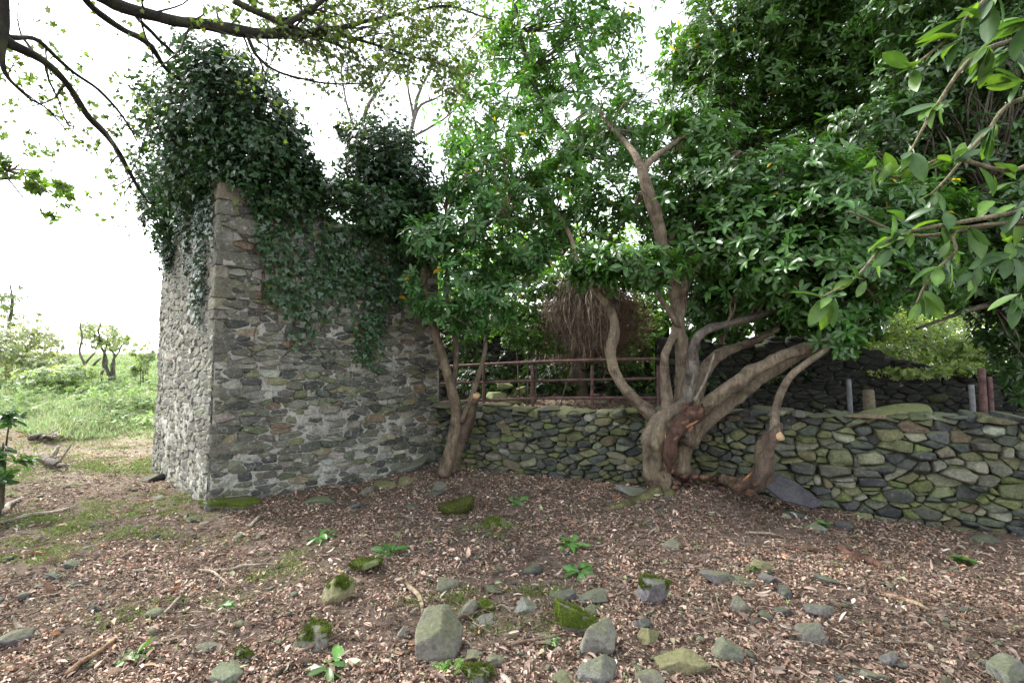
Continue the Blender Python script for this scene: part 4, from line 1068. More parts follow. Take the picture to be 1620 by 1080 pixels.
# brown dome of hanging dead twigs
t = thing('dead_bush', 'brown dome of tangled dead twigs hanging over the dark hollow behind the fence', 'dead bush', at(930, 600, 8.4))
mb = MB(); cc = at(932, 500, 8.3)
RX, RZ, RY = 74 * 8.3 / FPX, 62 * 8.3 / FPX, .75
for q in range(1150):
    a = rng.uniform(0, 2 * np.pi)
    lim = 1 + .16 * math.sin(a * 3 + 1) + .1 * math.sin(a * 7)
    e = np.array([math.cos(a), math.sin(a)]) * rng.uniform(.5, 1.12) * lim
    thick = q % 4 == 0 and e[0] < .35
    top = cc + np.array([RX * rng.normal(-.05, .28), RY * rng.normal(0, .25), RZ * rng.uniform(.62, .98)])
    jt = .07 if thick else .13
    m1 = cc + np.array([e[0] * RX * .6, e[1] * RY * .6, RZ * rng.uniform(.35, .75)]) + rng.normal(0, jt, 3)
    m2 = cc + np.array([e[0] * RX * .95, e[1] * RY * .95, RZ * rng.uniform(-.25, .2)]) + rng.normal(0, jt, 3)
    m3 = cc + np.array([e[0] * RX * .9, e[1] * RY * .9, -RZ * rng.uniform(.3, 1.15)]) + rng.normal(0, jt, 3)
    r0 = rng.uniform(.009, .017) if thick else rng.uniform(.003, .007)
    c_ = np.array((.28, .225, .18)) * rng.uniform(.5, 1.4) * (1.8 if thick else 1.15)
    if e[0] > .15: c_ = c_ * np.array([1.0, .80, .72]) * .85
    tube(mb, [top, m1, m2, m3] if q % 3 else [m1, m2 + rng.normal(0, .06, 3), m3], np.linspace(r0, r0 * .3, 4 if q % 3 else 3), 4 if thick else 3, 5, 0, c_, q, wob=.05)
    for _ in range(2):
        f0 = m2 + (m3 - m2) * rng.random(); tube(mb, [f0, f0 + rng.normal(0, .09, 3) - [0, 0, .04], f0 + rng.normal(0, .13, 3) - [0, 0, .12]], [.003, .002, .001], 3, 2, 0, c_)
tag(mb.build('twigs', M['bark'], t), kind='stuff')
mb = MB(); tube(mb, [at(920, 640, 8.6), at(915, 540, 8.6), at(925, 450, 8.4)], [.12, .1, .07], 10, 5, .15, (.1, .08, .06)); mb.build('stem', M['bark'], t)

# shrubs and thickets behind
def shrub(name, label, blobs, leaf, col, k=6, tpl=T_OVAL, mtl='soft', per=9, cat='shrub', group=None, alt=None, pa=0, stem=True, shell=.35):
    px, py, d = blobs[0][:3]; c = at(px, py, d); z0 = float(gh(c[0], c[1]))
    if c[0] > -1 and c[1] > 6 and c[1] < 14: z0 = TERR
    t = thing(name, label, cat, (c[0], c[1], z0), group)
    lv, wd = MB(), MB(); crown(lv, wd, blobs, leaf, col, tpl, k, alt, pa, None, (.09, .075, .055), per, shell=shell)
    if stem:
        for b in blobs:
            q = at(b[0], b[1], b[2]); tube(wd, [(c[0] + (q[0] - c[0]) * .3, c[1] + (q[1] - c[1]) * .3, z0 - .05), (c + q) / 2 - [0, 0, .2], q], [.012, .011, .006], 5, 4, .05, (.09, .075, .055))
    wd.build('stems', M['darkbark'], t); lv.build('foliage', M[mtl], t); return t
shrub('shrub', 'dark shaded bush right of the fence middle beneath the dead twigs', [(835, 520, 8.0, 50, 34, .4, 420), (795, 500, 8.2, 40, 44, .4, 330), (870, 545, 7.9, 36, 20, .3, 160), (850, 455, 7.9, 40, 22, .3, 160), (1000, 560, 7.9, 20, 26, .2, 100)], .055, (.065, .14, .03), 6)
shrub('shrub', 'low dark undergrowth added to fill the shade below the rails at the back of the hollow', [(770, 600, 8.9, 60, 34, .5, 420), (880, 600, 8.9, 60, 36, .5, 420), (970, 600, 8.7, 40, 40, .4, 300), (730, 560, 9.2, 40, 50, .5, 260), (1010, 630, 8.4, 40, 18, .3, 150)], .07, (.022, .05, .014), 6)  # added bush; the hollow's shade is put into its dark leaf colour
shrub('shrub', 'dim bramble cover at the back right of the terrace under the long boughs', [(1130, 600, 7.8, 70, 22, .4, 300), (1230, 590, 7.8, 60, 22, .4, 200)], .06, (.022, .045, .014), 6)
shrub('shrub', 'bright leafy bush seen between the trunks right of the dead twigs', [(1035, 560, 9.0, 40, 60, .5, 420), (1040, 470, 9.2, 40, 60, .6, 420), (1050, 630, 8.6, 30, 30, .3, 140)], .07, (.09, .18, .03), 6)
shrub('shrub', 'sunlit tangle of bright leaves high behind the slim forked tree', [(720, 430, 11.5, 70, 60, 1.0, 600), (790, 420, 11.5, 80, 60, 1.0, 700), (880, 400, 12, 90, 50, 1.0, 600), (980, 400, 12, 90, 60, 1.0, 600), (690, 480, 10.8, 40, 60, .6, 300)], .10, (.17, .31, .05), 6)  # sunlight on these leaves is put into their bright colour
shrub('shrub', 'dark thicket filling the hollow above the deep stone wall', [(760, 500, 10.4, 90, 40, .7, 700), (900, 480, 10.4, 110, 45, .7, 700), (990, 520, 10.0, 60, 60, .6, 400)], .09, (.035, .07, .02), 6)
shrub('shrub', 'mass of mid green leaves behind the fanned stems of the big tree', [(1120, 430, 9.8, 90, 70, .9, 700), (1210, 480, 9.6, 90, 55, .9, 600), (1310, 450, 9.8, 90, 60, .9, 600), (1270, 520, 9.0, 60, 28, .5, 400), (1340, 530, 8.8, 40, 20, .4, 240), (1200, 535, 8.9, 60, 20, .4, 240), (1130, 520, 9.2, 60, 35, .5, 300)], .10, (.055, .12, .025), 6)
# scrambling cover behind the low back wall, skylight put into its pale colour
shrub('bramble_bank', 'lime green brambles, painted pale for skylight, tumbling over the low part of the back wall', [(1480, 560, 8.2, 90, 30, .7, 1100), (1560, 560, 7.8, 80, 30, .6, 900), (1420, 535, 8.6, 60, 34, .7, 700), (1500, 520, 9.2, 120, 28, .9, 1100), (1440, 585, 7.6, 50, 10, .2, 300), (1540, 585, 7.3, 60, 10, .2, 360), (1395, 560, 7.9, 50, 16, .4, 500), (1470, 590, 7.3, 70, 8, .15, 400)], .06, (.30, .38, .16), 5, alt=(.35, .3, .12), pa=.02, cat='brambles', stem=False)
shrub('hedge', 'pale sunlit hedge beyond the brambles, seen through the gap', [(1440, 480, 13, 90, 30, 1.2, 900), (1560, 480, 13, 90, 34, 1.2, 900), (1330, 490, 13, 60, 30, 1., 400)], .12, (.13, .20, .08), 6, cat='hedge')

# ================================================================== MEADOW SIDE
def bankshrub(label, blobs, leaf, col, name='shrub', **kw):  # far leaf colours paled, distant haze and glare put into them
    return shrub(name, label, blobs, leaf, col, kw.pop('k', 5), kw.pop('tpl', T_OVAL), 'soft', kw.pop('per', 8), cat=kw.pop('cat', 'shrub'), **kw)
bankshrub('tall grey green thorn bush at the far left beyond the meadow', [(30, 540, 17, 50, 32, 1.2, 900), (5, 560, 16, 50, 40, 1.2, 700), (60, 575, 16, 40, 20, .8, 300)], .10, (.30, .32, .25))
bankshrub('low blue green bramble mound in the meadow before the thin trees', [(105, 590, 15, 34, 14, .8, 600), (80, 600, 15, 30, 14, .8, 400)], .09, (.30, .36, .26), cat='brambles')
bankshrub('thin young bush with leafy top close to the ruin edge in the meadow', [(228, 560, 17, 14, 22, .4, 160), (222, 590, 17, 12, 18, .4, 90), (215, 575, 17, 20, 20, .4, 60)], .09, (.25, .30, .2))
t = thing('thorn_tree', 'small wiry tree with several dark crooked stems standing in the meadow', 'tree', at(172, 604, 18))
for j, s_ in enumerate([[(172, 606, 6, 18), (168, 580, 5, 18), (163, 555, 4, 18), (155, 530, 3, 18), (160, 510, 2, 18)], [(172, 606, 5, 18), (178, 585, 4, 18), (180, 560, 3, 18), (172, 540, 2, 18), (185, 520, 2, 18)], [(162, 606, 4, 18), (163, 580, 4, 18), (166, 550, 3, 18), (172, 525, 2, 18)], [(184, 606, 4, 18), (180, 580, 3, 18), (188, 555, 2, 18), (200, 535, 2, 18)]]):
    P, r = pl(s_); mb = MB(); tube(mb, P, r, 6, 4, .05, (.14, .13, .11), j, wob=.1); mb.build('trunk' if j == 0 else 'stem', M['darkbark'], t)
lv, wd = MB(), MB(); crown(lv, wd, [(165, 530, 18, 34, 22, .8, 260), (150, 520, 18, 24, 14, .6, 90), (190, 540, 18, 24, 18, .6, 100)], .10, (.32, .36, .26), T_OVAL, 5, None, 0, [at(165, 545, 18), at(180, 545, 18)], (.08, .07, .06)); wd.build('twigs', M['darkbark'], t); lv.build('crown', M['soft'], t)  # leaf colour paled to carry the haze of distance
t = thing('dead_tree', 'dead forked sapling with bare crooked boughs in the meadow', 'dead tree', at(126, 606, 16))
for j, s_ in enumerate([[(126, 606, 6, 16), (124, 592, 6, 16), (134, 576, 4, 16), (146, 562, 3, 16), (152, 556, 2, 16)], [(125, 596, 5, 16), (140, 590, 4, 16), (150, 575, 4, 16), (160, 566, 2, 16)], [(134, 576, 4, 16), (126, 556, 3, 16), (130, 535, 3, 16), (127, 515, 2, 16), (130, 505, 1.5, 16)], [(124, 598, 4, 16), (116, 600, 3, 16), (108, 602, 2, 16)]]):
    P, r = pl(s_); mb = MB(); tube(mb, P, r, 6, 4, .05, (.15, .13, .11), j); mb.build('trunk' if j == 0 else 'branch', M['darkbark'], t)
t = thing('bare_tree', 'tall faint thin tree above the grey thorn bush', 'tree', at(10, 600, 20))
P, r = pl([(12, 600, 8, 20), (14, 520, 6, 20), (20, 480, 4, 20), (16, 450, 2, 20)]); mb = MB(); tube(mb, P, r, 6, 4, .05, (.1, .09, .08)); mb.build('trunk', M['bark'], t)
lv, wd = MB(), MB(); crown(lv, wd, [(20, 490, 20, 30, 26, 1., 160), (10, 460, 20, 24, 14, .8, 50)], .11, (.15, .2, .1), T_OVAL, 5, None, 0, [at(18, 490, 20)], (.12, .1, .09)); wd.build('twigs', M['bark'], t); lv.build('crown', M['soft'], t)
# foliage poking in at the left margin
shrub('laurel_shrub', 'low glossy laurel poking in at the left margin beside the clearing', [(5, 700, 5.4, 28, 22, .3, 26), (0, 745, 5.0, 40, 22, .3, 30), (15, 665, 5.6, 22, 10, .2, 10), (-50, 720, 5.2, 60, 60, .5, 80)], .12, (.045, .10, .03), 6, T_MID, 'laurel')

# grass and weeds of the meadow, bright glare put into their pale colours
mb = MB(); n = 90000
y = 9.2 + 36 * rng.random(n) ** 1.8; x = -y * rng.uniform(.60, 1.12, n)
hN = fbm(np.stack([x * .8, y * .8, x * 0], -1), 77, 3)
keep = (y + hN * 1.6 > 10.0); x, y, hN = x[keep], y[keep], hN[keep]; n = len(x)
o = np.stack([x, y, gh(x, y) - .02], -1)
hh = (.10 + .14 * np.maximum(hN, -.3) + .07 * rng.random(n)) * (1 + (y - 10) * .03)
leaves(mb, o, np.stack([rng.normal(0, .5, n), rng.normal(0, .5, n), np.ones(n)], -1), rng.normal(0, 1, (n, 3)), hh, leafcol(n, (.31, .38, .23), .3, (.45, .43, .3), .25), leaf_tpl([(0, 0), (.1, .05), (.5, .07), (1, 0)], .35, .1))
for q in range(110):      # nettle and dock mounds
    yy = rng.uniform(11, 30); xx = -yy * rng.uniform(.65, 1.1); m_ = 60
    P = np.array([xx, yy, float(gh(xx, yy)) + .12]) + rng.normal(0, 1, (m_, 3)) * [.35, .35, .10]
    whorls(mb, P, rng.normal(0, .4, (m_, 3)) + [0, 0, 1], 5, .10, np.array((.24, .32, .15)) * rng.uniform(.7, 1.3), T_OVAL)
tag(mb.build('meadow_grass', M['grass'], None, (-12, 15, .3)), 'sunlit rough green grass and weeds of the meadow, painted pale with glare', 'grass', kind='stuff')

# ================================================================== FOREGROUND BRANCHES (close to the lens, right)
t = thing('laurel_tree', 'near laurel branches with large light green leaves reaching in from the right', 'tree', (3.2, 1.2, 0))
mb = MB(); tube(mb, [(3.2, 1.2, -.05), (3.15, 1.25, 1.2), (3.0, 1.3, 2.2), (2.9, 1.4, 3.2)], [.07, .06, .045, .03], 10, 6, .1, BK); mb.build('trunk', M['bark'], t)
br = [
 [(2050, 300, 30, 1.5), (1760, 320, 14, 1.5), (1620, 335, 9, 1.5), (1500, 355, 7, 1.5), (1430, 368, 5, 1.5), (1400, 385, 4, 1.5), (1352, 440, 3.5, 1.45), (1300, 470, 3, 1.4)],
 [(1640, 350, 8, 1.6), (1540, 362, 6, 1.6), (1440, 372, 5, 1.6), (1345, 335, 3, 1.6)],
 [(1900, 250, 24, 1.7), (1700, 230, 10, 1.7), (1600, 270, 7, 1.7), (1500, 250, 6, 1.7), (1420, 280, 4, 1.7), (1380, 262, 3, 1.7)],
 [(1560, 355, 6, 1.5), (1510, 400, 5, 1.45), (1470, 440, 4, 1.4), (1450, 480, 3, 1.4)],
 [(2000, 0, 30, 1.6), (1750, 20, 16, 1.6), (1620, 60, 10, 1.6), (1540, 90, 7, 1.6), (1480, 170, 5, 1.6), (1440, 240, 3, 1.6)],
 [(1900, -100, 26, 1.5), (1650, -60, 12, 1.5), (1560, 0, 8, 1.5), (1500, 60, 5, 1.5), (1440, 110, 3, 1.5)],
 [(1640, 150, 8, 1.8), (1560, 210, 6, 1.8), (1500, 280, 4, 1.8), (1470, 310, 3, 1.8)],
]
lv = MB()
def spray(px, py, d, n, L, dirpx, bright=1.0, light=.5):
    P = at(px, py, d); dv = norm(RT * dirpx[0] + UP * dirpx[1] + FW * rng.normal(0, .3))
    for q in range(n):
        a = rng.uniform(0, 6.28); side = norm(np.cross(dv, FW + [0, 0, .01])); u2 = np.cross(side, dv)
        s = rng.uniform(.25, 1.1)
        D = dv * rng.uniform(.25, 1.0) + side * math.cos(a) * s + u2 * math.sin(a) * s * .6 + np.array([0, 0, -.28])
        Nn = np.array([0, 0, 1.0]) + rng.normal(0, .45, 3) - FW * .35
        col = np.array((.075, .15, .03)) * bright * rng.uniform(.7, 1.25) if rng.random() < light else np.array((.04, .09, .028)) * bright * rng.uniform(.7, 1.2)
        leaves(lv, [P - dv * rng.uniform(0, .05)], [D], [Nn], L * .72 * rng.uniform(.6, 1.2), [col], T_BIG)
for s_ in br:
    P, r = pl(s_); z_ = float(np.clip(P[0][2] - .15, .6, 3.1)); tp = np.array([3.15 - .08 * z_, 1.2 + .06 * z_, z_])
    P = np.vstack([tp, tp * .5 + P[0] * .5 + [0, 0, .05], P]); r = np.concatenate([[max(r[0], .022)] * 2, np.minimum(r, .02)])
    mb = MB(); tube(mb, P, r, 8, 6, .05, (.17, .15, .09), 7); mb.build('branch', M['bark'], t)
for (px, py, d, n, L, dr) in [(1300, 475, 1.4, 7, .115, (-1, -.3)), (1350, 440, 1.42, 4, .12, (-1, .2)), (1400, 385, 1.5, 6, .125, (-.7, .3)), (1430, 350, 1.5, 6, .13, (-.5, .6)), (1490, 350, 1.5, 5, .13, (.1, .7)), (1530, 375, 1.5, 5, .13, (-.2, -.8)), (1455, 480, 1.4, 6, .125, (-.2, -1)),
   (1475, 430, 1.4, 4, .13, (-.6, -.5)), (1385, 262, 1.7, 5, .12, (-1, -.2)), (1420, 280, 1.7, 5, .13, (-.6, .5)), (1500, 250, 1.7, 6, .13, (-.2, .8)), (1440, 240, 1.6, 6, .135, (-.4, -1)), (1480, 170, 1.6, 6, .14, (-.6, -.4)), (1540, 90, 1.6, 7, .14, (-.4, -.3)), (1440, 110, 1.5, 5, .13, (-1, -.3)),
   (1500, 60, 1.5, 5, .14, (-.6, .2)), (1560, 5, 1.5, 6, .14, (-.5, -.5)), (1475, 310, 1.8, 6, .13, (-.5, -.6)), (1560, 210, 1.8, 8, .14, (-.3, -.5)), (1600, 130, 1.8, 8, .14, (-.4, .1)), (1600, 270, 1.7, 6, .13, (-.3, .5)), (1610, 340, 1.5, 6, .13, (-.3, -.8)), (1580, 420, 1.55, 5, .13, (-.6, -.6)), (1615, 40, 1.5, 8, .14, (-.5, -.1)), (1600, 380, 1.7, 6, .12, (-.6, .2)), (1400, 400, 1.5, 5, .12, (-.3, -.9)), (1540, 440, 1.45, 5, .12, (-.3, -.9)), (1510, 400, 1.45, 4, .12, (.3, -.8)), (1420, 370, 1.5, 4, .12, (-.9, .5)), (1600, 480, 1.7, 6, .12, (-.5, -.7)), (1570, 310, 1.6, 5, .13, (-.5, .6)), (1520, 30, 1.5, 5, .14, (-.8, .1)), (1600, 80, 1.6, 7, .14, (-.6, -.6))]:
    spray(px, py, d, n, L, dr)
lv.build('leaves', M['near'], t)

# ================================================================== ROCKS ON THE GROUND
GR = (.15, .142, .12); DK = (.075, .077, .078); YG = (.19, .175, .095); PU = (.13, .12, .125)
rocks = [ # px, py (centre), width, height px, colour, moss cap 0/1/2, label
 (717, 797, 66, 42, (.08, .09, .03), 3, 'oval boulder wholly furred in dark green moss below the slim forked tree'),
 (490, 1002, 46, 58, GR, 2, 'upright block thick with bright moss standing alone among the leaves, lower left'),
 (532, 930, 48, 56, YG, 1, 'pointed pale stone with a moss flecked tip above the upright mossy block'),
 (575, 893, 60, 22, (.12, .14, .06), 1, 'low mossy ridge stone behind the pointed pale stone'),
 (702, 1004, 78, 78, GR, 0, 'largest angular grey boulder with a creased face beside the fern'),
 (908, 975, 70, 58, GR, 2, 'rock with a bright green moss cap behind the smooth tan boulder'),
 (952, 1005, 60, 62, (.20, .19, .16), 0, 'smooth tan wedge shaped boulder leaning on the moss capped rock'),
 (948, 1056, 60, 58, (.20, .195, .185), 0, 'flat grey slab faced block just below the smooth tan boulder'),
 (1040, 935, 42, 48, PU, 1, 'two tone stone, half moss and half purple grey'),
 (1088, 1047, 76, 46, YG, 0, 'long yellow green boulder at the bottom right of the tan one'),
 (1150, 1024, 46, 50, (.17, .18, .14), 0, 'slanting grey green wedge right of the long yellow green boulder'),
 (1290, 1002, 48, 40, (.17, .16, .14), 0, 'smooth rounded brown grey stone lying on its own'),
 (1018, 986, 28, 24, DK, 0, 'small smooth dark grey cobble right of the tan boulder'),
 (1030, 1008, 32, 28, YG, 0, 'small yellow green cobble under the dark cobble'),
 (706, 922, 46, 24, GR, 0, 'flat wedge of pale grey stone above the largest boulder'),
 (782, 932, 36, 16, DK, 0, 'flat grey stone flush with the leaves, right of the pale wedge'),
 (1142, 912, 50, 26, PU, 0, 'broken purple grey stone left of its smaller half'),
 (1184, 922, 38, 14, PU, 0, 'low purple grey half of the broken stone'),
 (1208, 892, 32, 34, YG, 0, 'pale yellowish stone with a pointed top near the broken stone'),
 (1218, 915, 26, 20, PU, 0, 'small square grey block under the pale pointed stone'),
 (1244, 936, 28, 20, DK, 0, 'dark triangular stone beside an orange leaf'),
 (1172, 955, 32, 28, GR, 0, 'grey green hump stone between the broken stone and the grey wedge'),
 (1216, 972, 30, 18, DK, 0, 'little slate grey stone half sunk in litter'),
 (1240, 966, 24, 18, DK, 0, 'pointed dark chip next to the half sunk slate grey stone'),
 (1302, 966, 42, 22, PU, 0, 'dull purple stone just above the smooth rounded stone'),
 (1318, 920, 30, 12, DK, 0, 'thin dark stone lying flat at the right of the clearing'),
 (1340, 830, 26, 18, DK, 0, 'small dark cube like stone near the foot of the wall'),
 (1292, 833, 34, 20, (.15, .16, .13), 0, 'grey green stone with its pointed end left, near the wall foot'),
 (1262, 812, 40, 14, DK, 0, 'low dark stone below the slate slab'),
 (1060, 862, 26, 18, GR, 0, 'small round stone below the roots of the big tree'),
 (1003, 775, 44, 18, (.19, .195, .185), 0, 'pale flat stone left of the trunk of the big tree'),
 (696, 768, 28, 24, GR, 0, 'pale stone perched behind the oval mossy boulder'),
 (690, 780, 24, 10, DK, 0, 'dark flat stone under the perched pale stone'),
 (832, 957, 40, 28, (.16, .165, .15), 0, 'grey lump left of the moss capped rock'),
 (886, 944, 42, 20, DK, 0, 'blue grey stone behind the moss capped rock'),
 (932, 944, 50, 20, PU, 0, 'long low stone behind the tan boulder'),
 (769, 957, 26, 18, (.14, .17, .06), 2, 'small stone with a bright moss cushion above the fern'),
 (738, 965, 36, 20, GR, 0, 'sharp edged stone touching the top of the largest boulder'),
 (770, 985, 40, 14, PU, 0, 'flat purple grey stone right of the largest boulder'),
 (636, 1000, 20, 20, (.26, .25, .22), 0, 'little pale rounded cobble left of the largest boulder'),
 (745, 1037, 38, 18, GR, 0, 'long smooth cobble over the fern'),
 (780, 1046, 30, 28, GR, 0, 'upright angular stone right of the fern'),
 (762, 1070, 44, 26, GR, 1, 'flat topped stone on the bottom edge right of the fern'),
 (385, 1037, 34, 22, (.15, .16, .11), 1, 'moss streaked slanting stone in the lower left litter'),
 (350, 1062, 50, 26, (.14, .155, .12), 0, 'grey green stone at the bottom edge below the slanting stone'),
 (320, 1026, 40, 16, PU, 0, 'flat pinkish grey stone in the lower left litter'),
 (106, 893, 34, 14, DK, 0, 'dark flat stone with a hollow under it among the moss patches'),
 (82, 911, 36, 16, DK, 0, 'dark stone under the pale stick at left'),
 (118, 922, 26, 12, PU, 0, 'smooth pinkish stone right of the pale stick'),
 (145, 963, 16, 14, DK, 0, 'tiny pointed black stone alone in the left litter'),
 (20, 1010, 42, 26, PU, 0, 'purple grey stone cut by the left margin'),
 (304, 819, 24, 13, DK, 0, 'small dark block just off the ruin corner'),
 (236, 755, 40, 14, DK, 0, 'dark stone beside the weeds at the far foot of the ruin'),
 (1408, 1042, 30, 26, PU, 0, 'pink grey shard in the lower right litter'),
 (1388, 1072, 46, 18, GR, 0, 'flat stone on the bottom edge, lower right'),
 (1602, 1056, 70, 52, (.15, .155, .13), 0, 'big blurred grey boulder in the bottom right corner'),
 (1030, 1073, 40, 22, GR, 0, 'small grey boulder on the bottom edge beside the slab faced block'),
 (902, 1076, 44, 14, GR, 0, 'pale stone barely showing on the bottom edge, left of the slab faced block'),
 (1562, 851, 46, 14, DK, 0, 'flat dark stone near the right margin below the wall'),
 (606, 766, 32, 22, YG, 0, 'pale rubble stone fallen at the foot of the ruin front'),
 (640, 760, 26, 20, YG, 0, 'squarish pale rubble stone between the ruin and the leaning slab'),
 (580, 775, 24, 14, GR, 0, 'little grey rubble stone at the foot of the ruin front'),
 (505, 790, 40, 16, (.15, .17, .11), 0, 'low greenish rubble stone below the ruin front'),
 (560, 800, 26, 10, DK, 0, 'thin blue grey stone lying off the ruin front'),
 (652, 802, 22, 9, PU, 0, 'small flat lilac grey stone left of the oval mossy boulder'),
 (360, 793, 78, 20, (.13, .14, .07), 1, 'long mossy foundation stone jutting at the foot of the ruin corner'),
 (405, 826, 20, 9, DK, 0, 'small dark stone in front of the mossy foundation stone'),
 (790, 828, 40, 14, (.15, .17, .08), 1, 'narrow moss edged stone right of the oval mossy boulder'),
 (1195, 985, 18, 12, DK, 0, 'tiny dark pebble between the grey wedge and the rounded stone'),
 (1120, 905, 20, 10, GR, 0, 'little grey chip at the left end of the broken stone'),
]
# moss fuzz for furred rocks
def fuzz(mb, V, N, n, L, col):
    i = rng.integers(0, len(V), n); o = V[i] + rng.normal(0, .004, (n, 3))
    leaves(mb, o, N[i] + rng.normal(0, .5, (n, 3)), rng.normal(0, 1, (n, 3)), L * rng.uniform(.5, 1.3, n), leafcol(n, col, .4), (np.array([(0, -.18, 0), (0, .18, 0), (1, 0, 0)], float), np.array([(0, 1, 2)])))
RK = []
for k_, (px, py, w_, h_, col, ms, lab) in enumerate(rocks):
    p = gpt(px, py + h_ * .42); d = float((p - CAM) @ FW)
    a = w_ * .94 / 2 * d / FPX; hz = h_ / 2 * d / FPX
    flat = h_ < w_ * .55
    sz = np.array((a, a * rng.uniform(.65, .9), max(hz * (.75 if flat else .95), a * .25)))
    v, f = rockmesh(sz * (1.25 if ms != 3 else 1.12), 13 + k_ % 4, 5, 48 if ms != 3 else 6, .022 if ms != 3 else .05, 200 + k_)
    v = v * (1 + .012 * fbm(v / a * 14, k_, 3))[:, None]
    if ms != 3:
        v = rotz(roty(rotx(v, rng.normal(0, .16)), rng.normal(0, .2)), rng.uniform(-.5, .5))
    else:
        v = rotz(roty(v * [1, 1, .95], -.25), .25)
    c = np.array([p[0], p[1] + sz[1] * .5, float(gh(p[0], p[1] + sz[1] * .5)) + sz[2] * .26])
    mb = MB().add(v + c, f, np.array(col) * rng.uniform(.85, 1.15))
    o = mb.build('rock', M['mossdark'] if ms == 3 else M['rock'], None, (c[0], c[1], c[2] - sz[2] * .5))
    tag(o, lab, 'rock', 'rocks scattered over the leaf litter')
    RK.append((c[0], c[1], sz[0]))
    nrm = norm(v / (sz ** 2))
    if ms in (1, 2):
        # a cushion of moss over the crown of the rock
        sel = (nrm[:, 2] > (.15 if ms == 2 else .5)) & (fbm(v / a * 2 + k_, 5, 2) + (.35 if ms == 2 else .0) > 0)
        if sel.sum() > 5:
            idx = np.where(sel)[0]; mp = -np.ones(len(v), int); mp[idx] = np.arange(len(idx)); ff = f[np.all(sel[f], 1)]
            if len(ff):
                V2 = v[idx] * (1 + .05 + .05 * fbm(v[idx] / a * 6, 8, 2))[:, None]
                mb = MB().add(V2 + c, mp[ff], (.1, .15, .03)); fuzz(mb, V2 + c, nrm[idx], 1400 if w_ > 35 else 500, .014, (.20, .29, .05))
                mb.build('moss_cap', M['moss'], o)
    elif ms == 3:
        mb = MB(); fuzz(mb, v + c, nrm, 4200, .016, (.11, .125, .03)); mb.build('moss_coat', M['mossdark'], o)
stone_thing('rock', 'long grey slab leaning between the ruin foot and the slim forked tree', gpt(655, 745) + [0, .05, .08], (.27, .10, .05), (.16, .165, .15), 'rock', rz=.75, ry=-.30, seed=77, np_=6, sharp=26)

# ================================================================== LITTER
def dens_xy(n, ymax=9.3, pw=1.5):
    y = .9 + (ymax - .9) * rng.random(n) ** pw; x = y * rng.uniform(-1.28, 1.22, n) + rng.normal(0, .25, n); return x, y
def onfree(x, y, m=.0):
    dw_ = (x - W0[0]) * WN[0] + (y - W0[1]) * WN[1]; u = (x - W0[0]) * WD[0] + (y - W0[1]) * WD[1]
    k = ~((dw_ < .05 + m) & (u > -.1))
    uf = (x - RC[0]) * dF[0] + (y - RC[1]) * dF[1]; ul = (x - RC[0]) * dL[0] + (y - RC[1]) * dL[1]
    k &= ~((uf > -.02) & (ul > -.02) & (uf < 3.2) & (ul < 3.1))
    return k
DEADC = np.array([(.26, .175, .13), (.17, .105, .075), (.36, .27, .21), (.12, .075, .055), (.42, .36, .30), (.22, .19, .13), (.30, .13, .05), (.13, .15, .08), (.48, .42, .38), (.10, .065, .05)])
DP = np.array([5, 5, 4, 4, 1.6, 2.5, .7, 1.2, .7, 3]); DP = DP / DP.sum()
mb = MB(); n = 275000
x, y = dens_xy(n, 8.6, 1.25); k = onfree(x, y)
mossy = fbm(np.stack([x * .9, y * .9, x * 0], -1), 17, 3) + sstep(-1.5, -5, x) * .5
k &= ~((mossy > .35) & (rng.random(n) < .75)); k &= ~((fbm(np.stack([x * 1.7, y * 1.7, x * 0], -1), 27, 4) > .22) & (rng.random(n) < .6)); k &= (rng.random(n) < 1.05 - .5 * sstep(-2.5, -5, x)); x, y = x[k], y[k]; n = len(x)
z = gh(x, y) + rng.uniform(0, .022, n)
D = rng.normal(0, 1, (n, 3)) * [1, 1, .28]; Nn = rng.normal(0, .42, (n, 3)) + [0, 0, 1]
C = DEADC[rng.choice(len(DEADC), n, p=DP)] * rng.uniform(.6, 1.2, (n, 1))
C = C * .7 + np.array([(.215, .165, .14)]) * .3
gi = rng.random(n) < .02; C[gi] = np.array([(.10, .15, .06)]) * rng.uniform(.6, 1.5, (gi.sum(), 1))
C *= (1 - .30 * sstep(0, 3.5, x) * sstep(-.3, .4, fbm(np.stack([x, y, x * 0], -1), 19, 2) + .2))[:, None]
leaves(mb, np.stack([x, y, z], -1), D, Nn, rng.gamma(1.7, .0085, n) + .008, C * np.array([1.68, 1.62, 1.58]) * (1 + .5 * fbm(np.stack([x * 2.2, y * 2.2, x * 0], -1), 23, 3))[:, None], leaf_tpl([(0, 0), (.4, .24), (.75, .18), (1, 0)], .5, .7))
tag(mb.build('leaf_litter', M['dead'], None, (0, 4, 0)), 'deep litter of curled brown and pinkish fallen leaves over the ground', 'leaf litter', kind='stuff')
mb = MB(); n = 9000; y = rng.uniform(7.6, 12, n); x = -y * rng.uniform(.55, 1.15, n)
leaves(mb, np.stack([x, y, gh(x, y) + rng.uniform(0, .02, n)], -1), rng.normal(0, 1, (n, 3)) * [1, 1, .3], rng.normal(0, .4, (n, 3)) + [0, 0, 1], rng.gamma(4, .008, n), DEADC[rng.choice(len(DEADC), n, p=DP)] * 1.5, leaf_tpl([(0, 0), (.4, .24), (.75, .18), (1, 0)], .5, .7))
n = 14000; y = rng.uniform(7.2, 11.5, n); x = -y * rng.uniform(.6, 1.15, n); k = fbm(np.stack([x * 1.1, y * 1.1, x * 0], -1), 29, 3) > rng.uniform(-.05, .15, n) - (y - 9) * .12; x, y = x[k], y[k]; n = len(x)
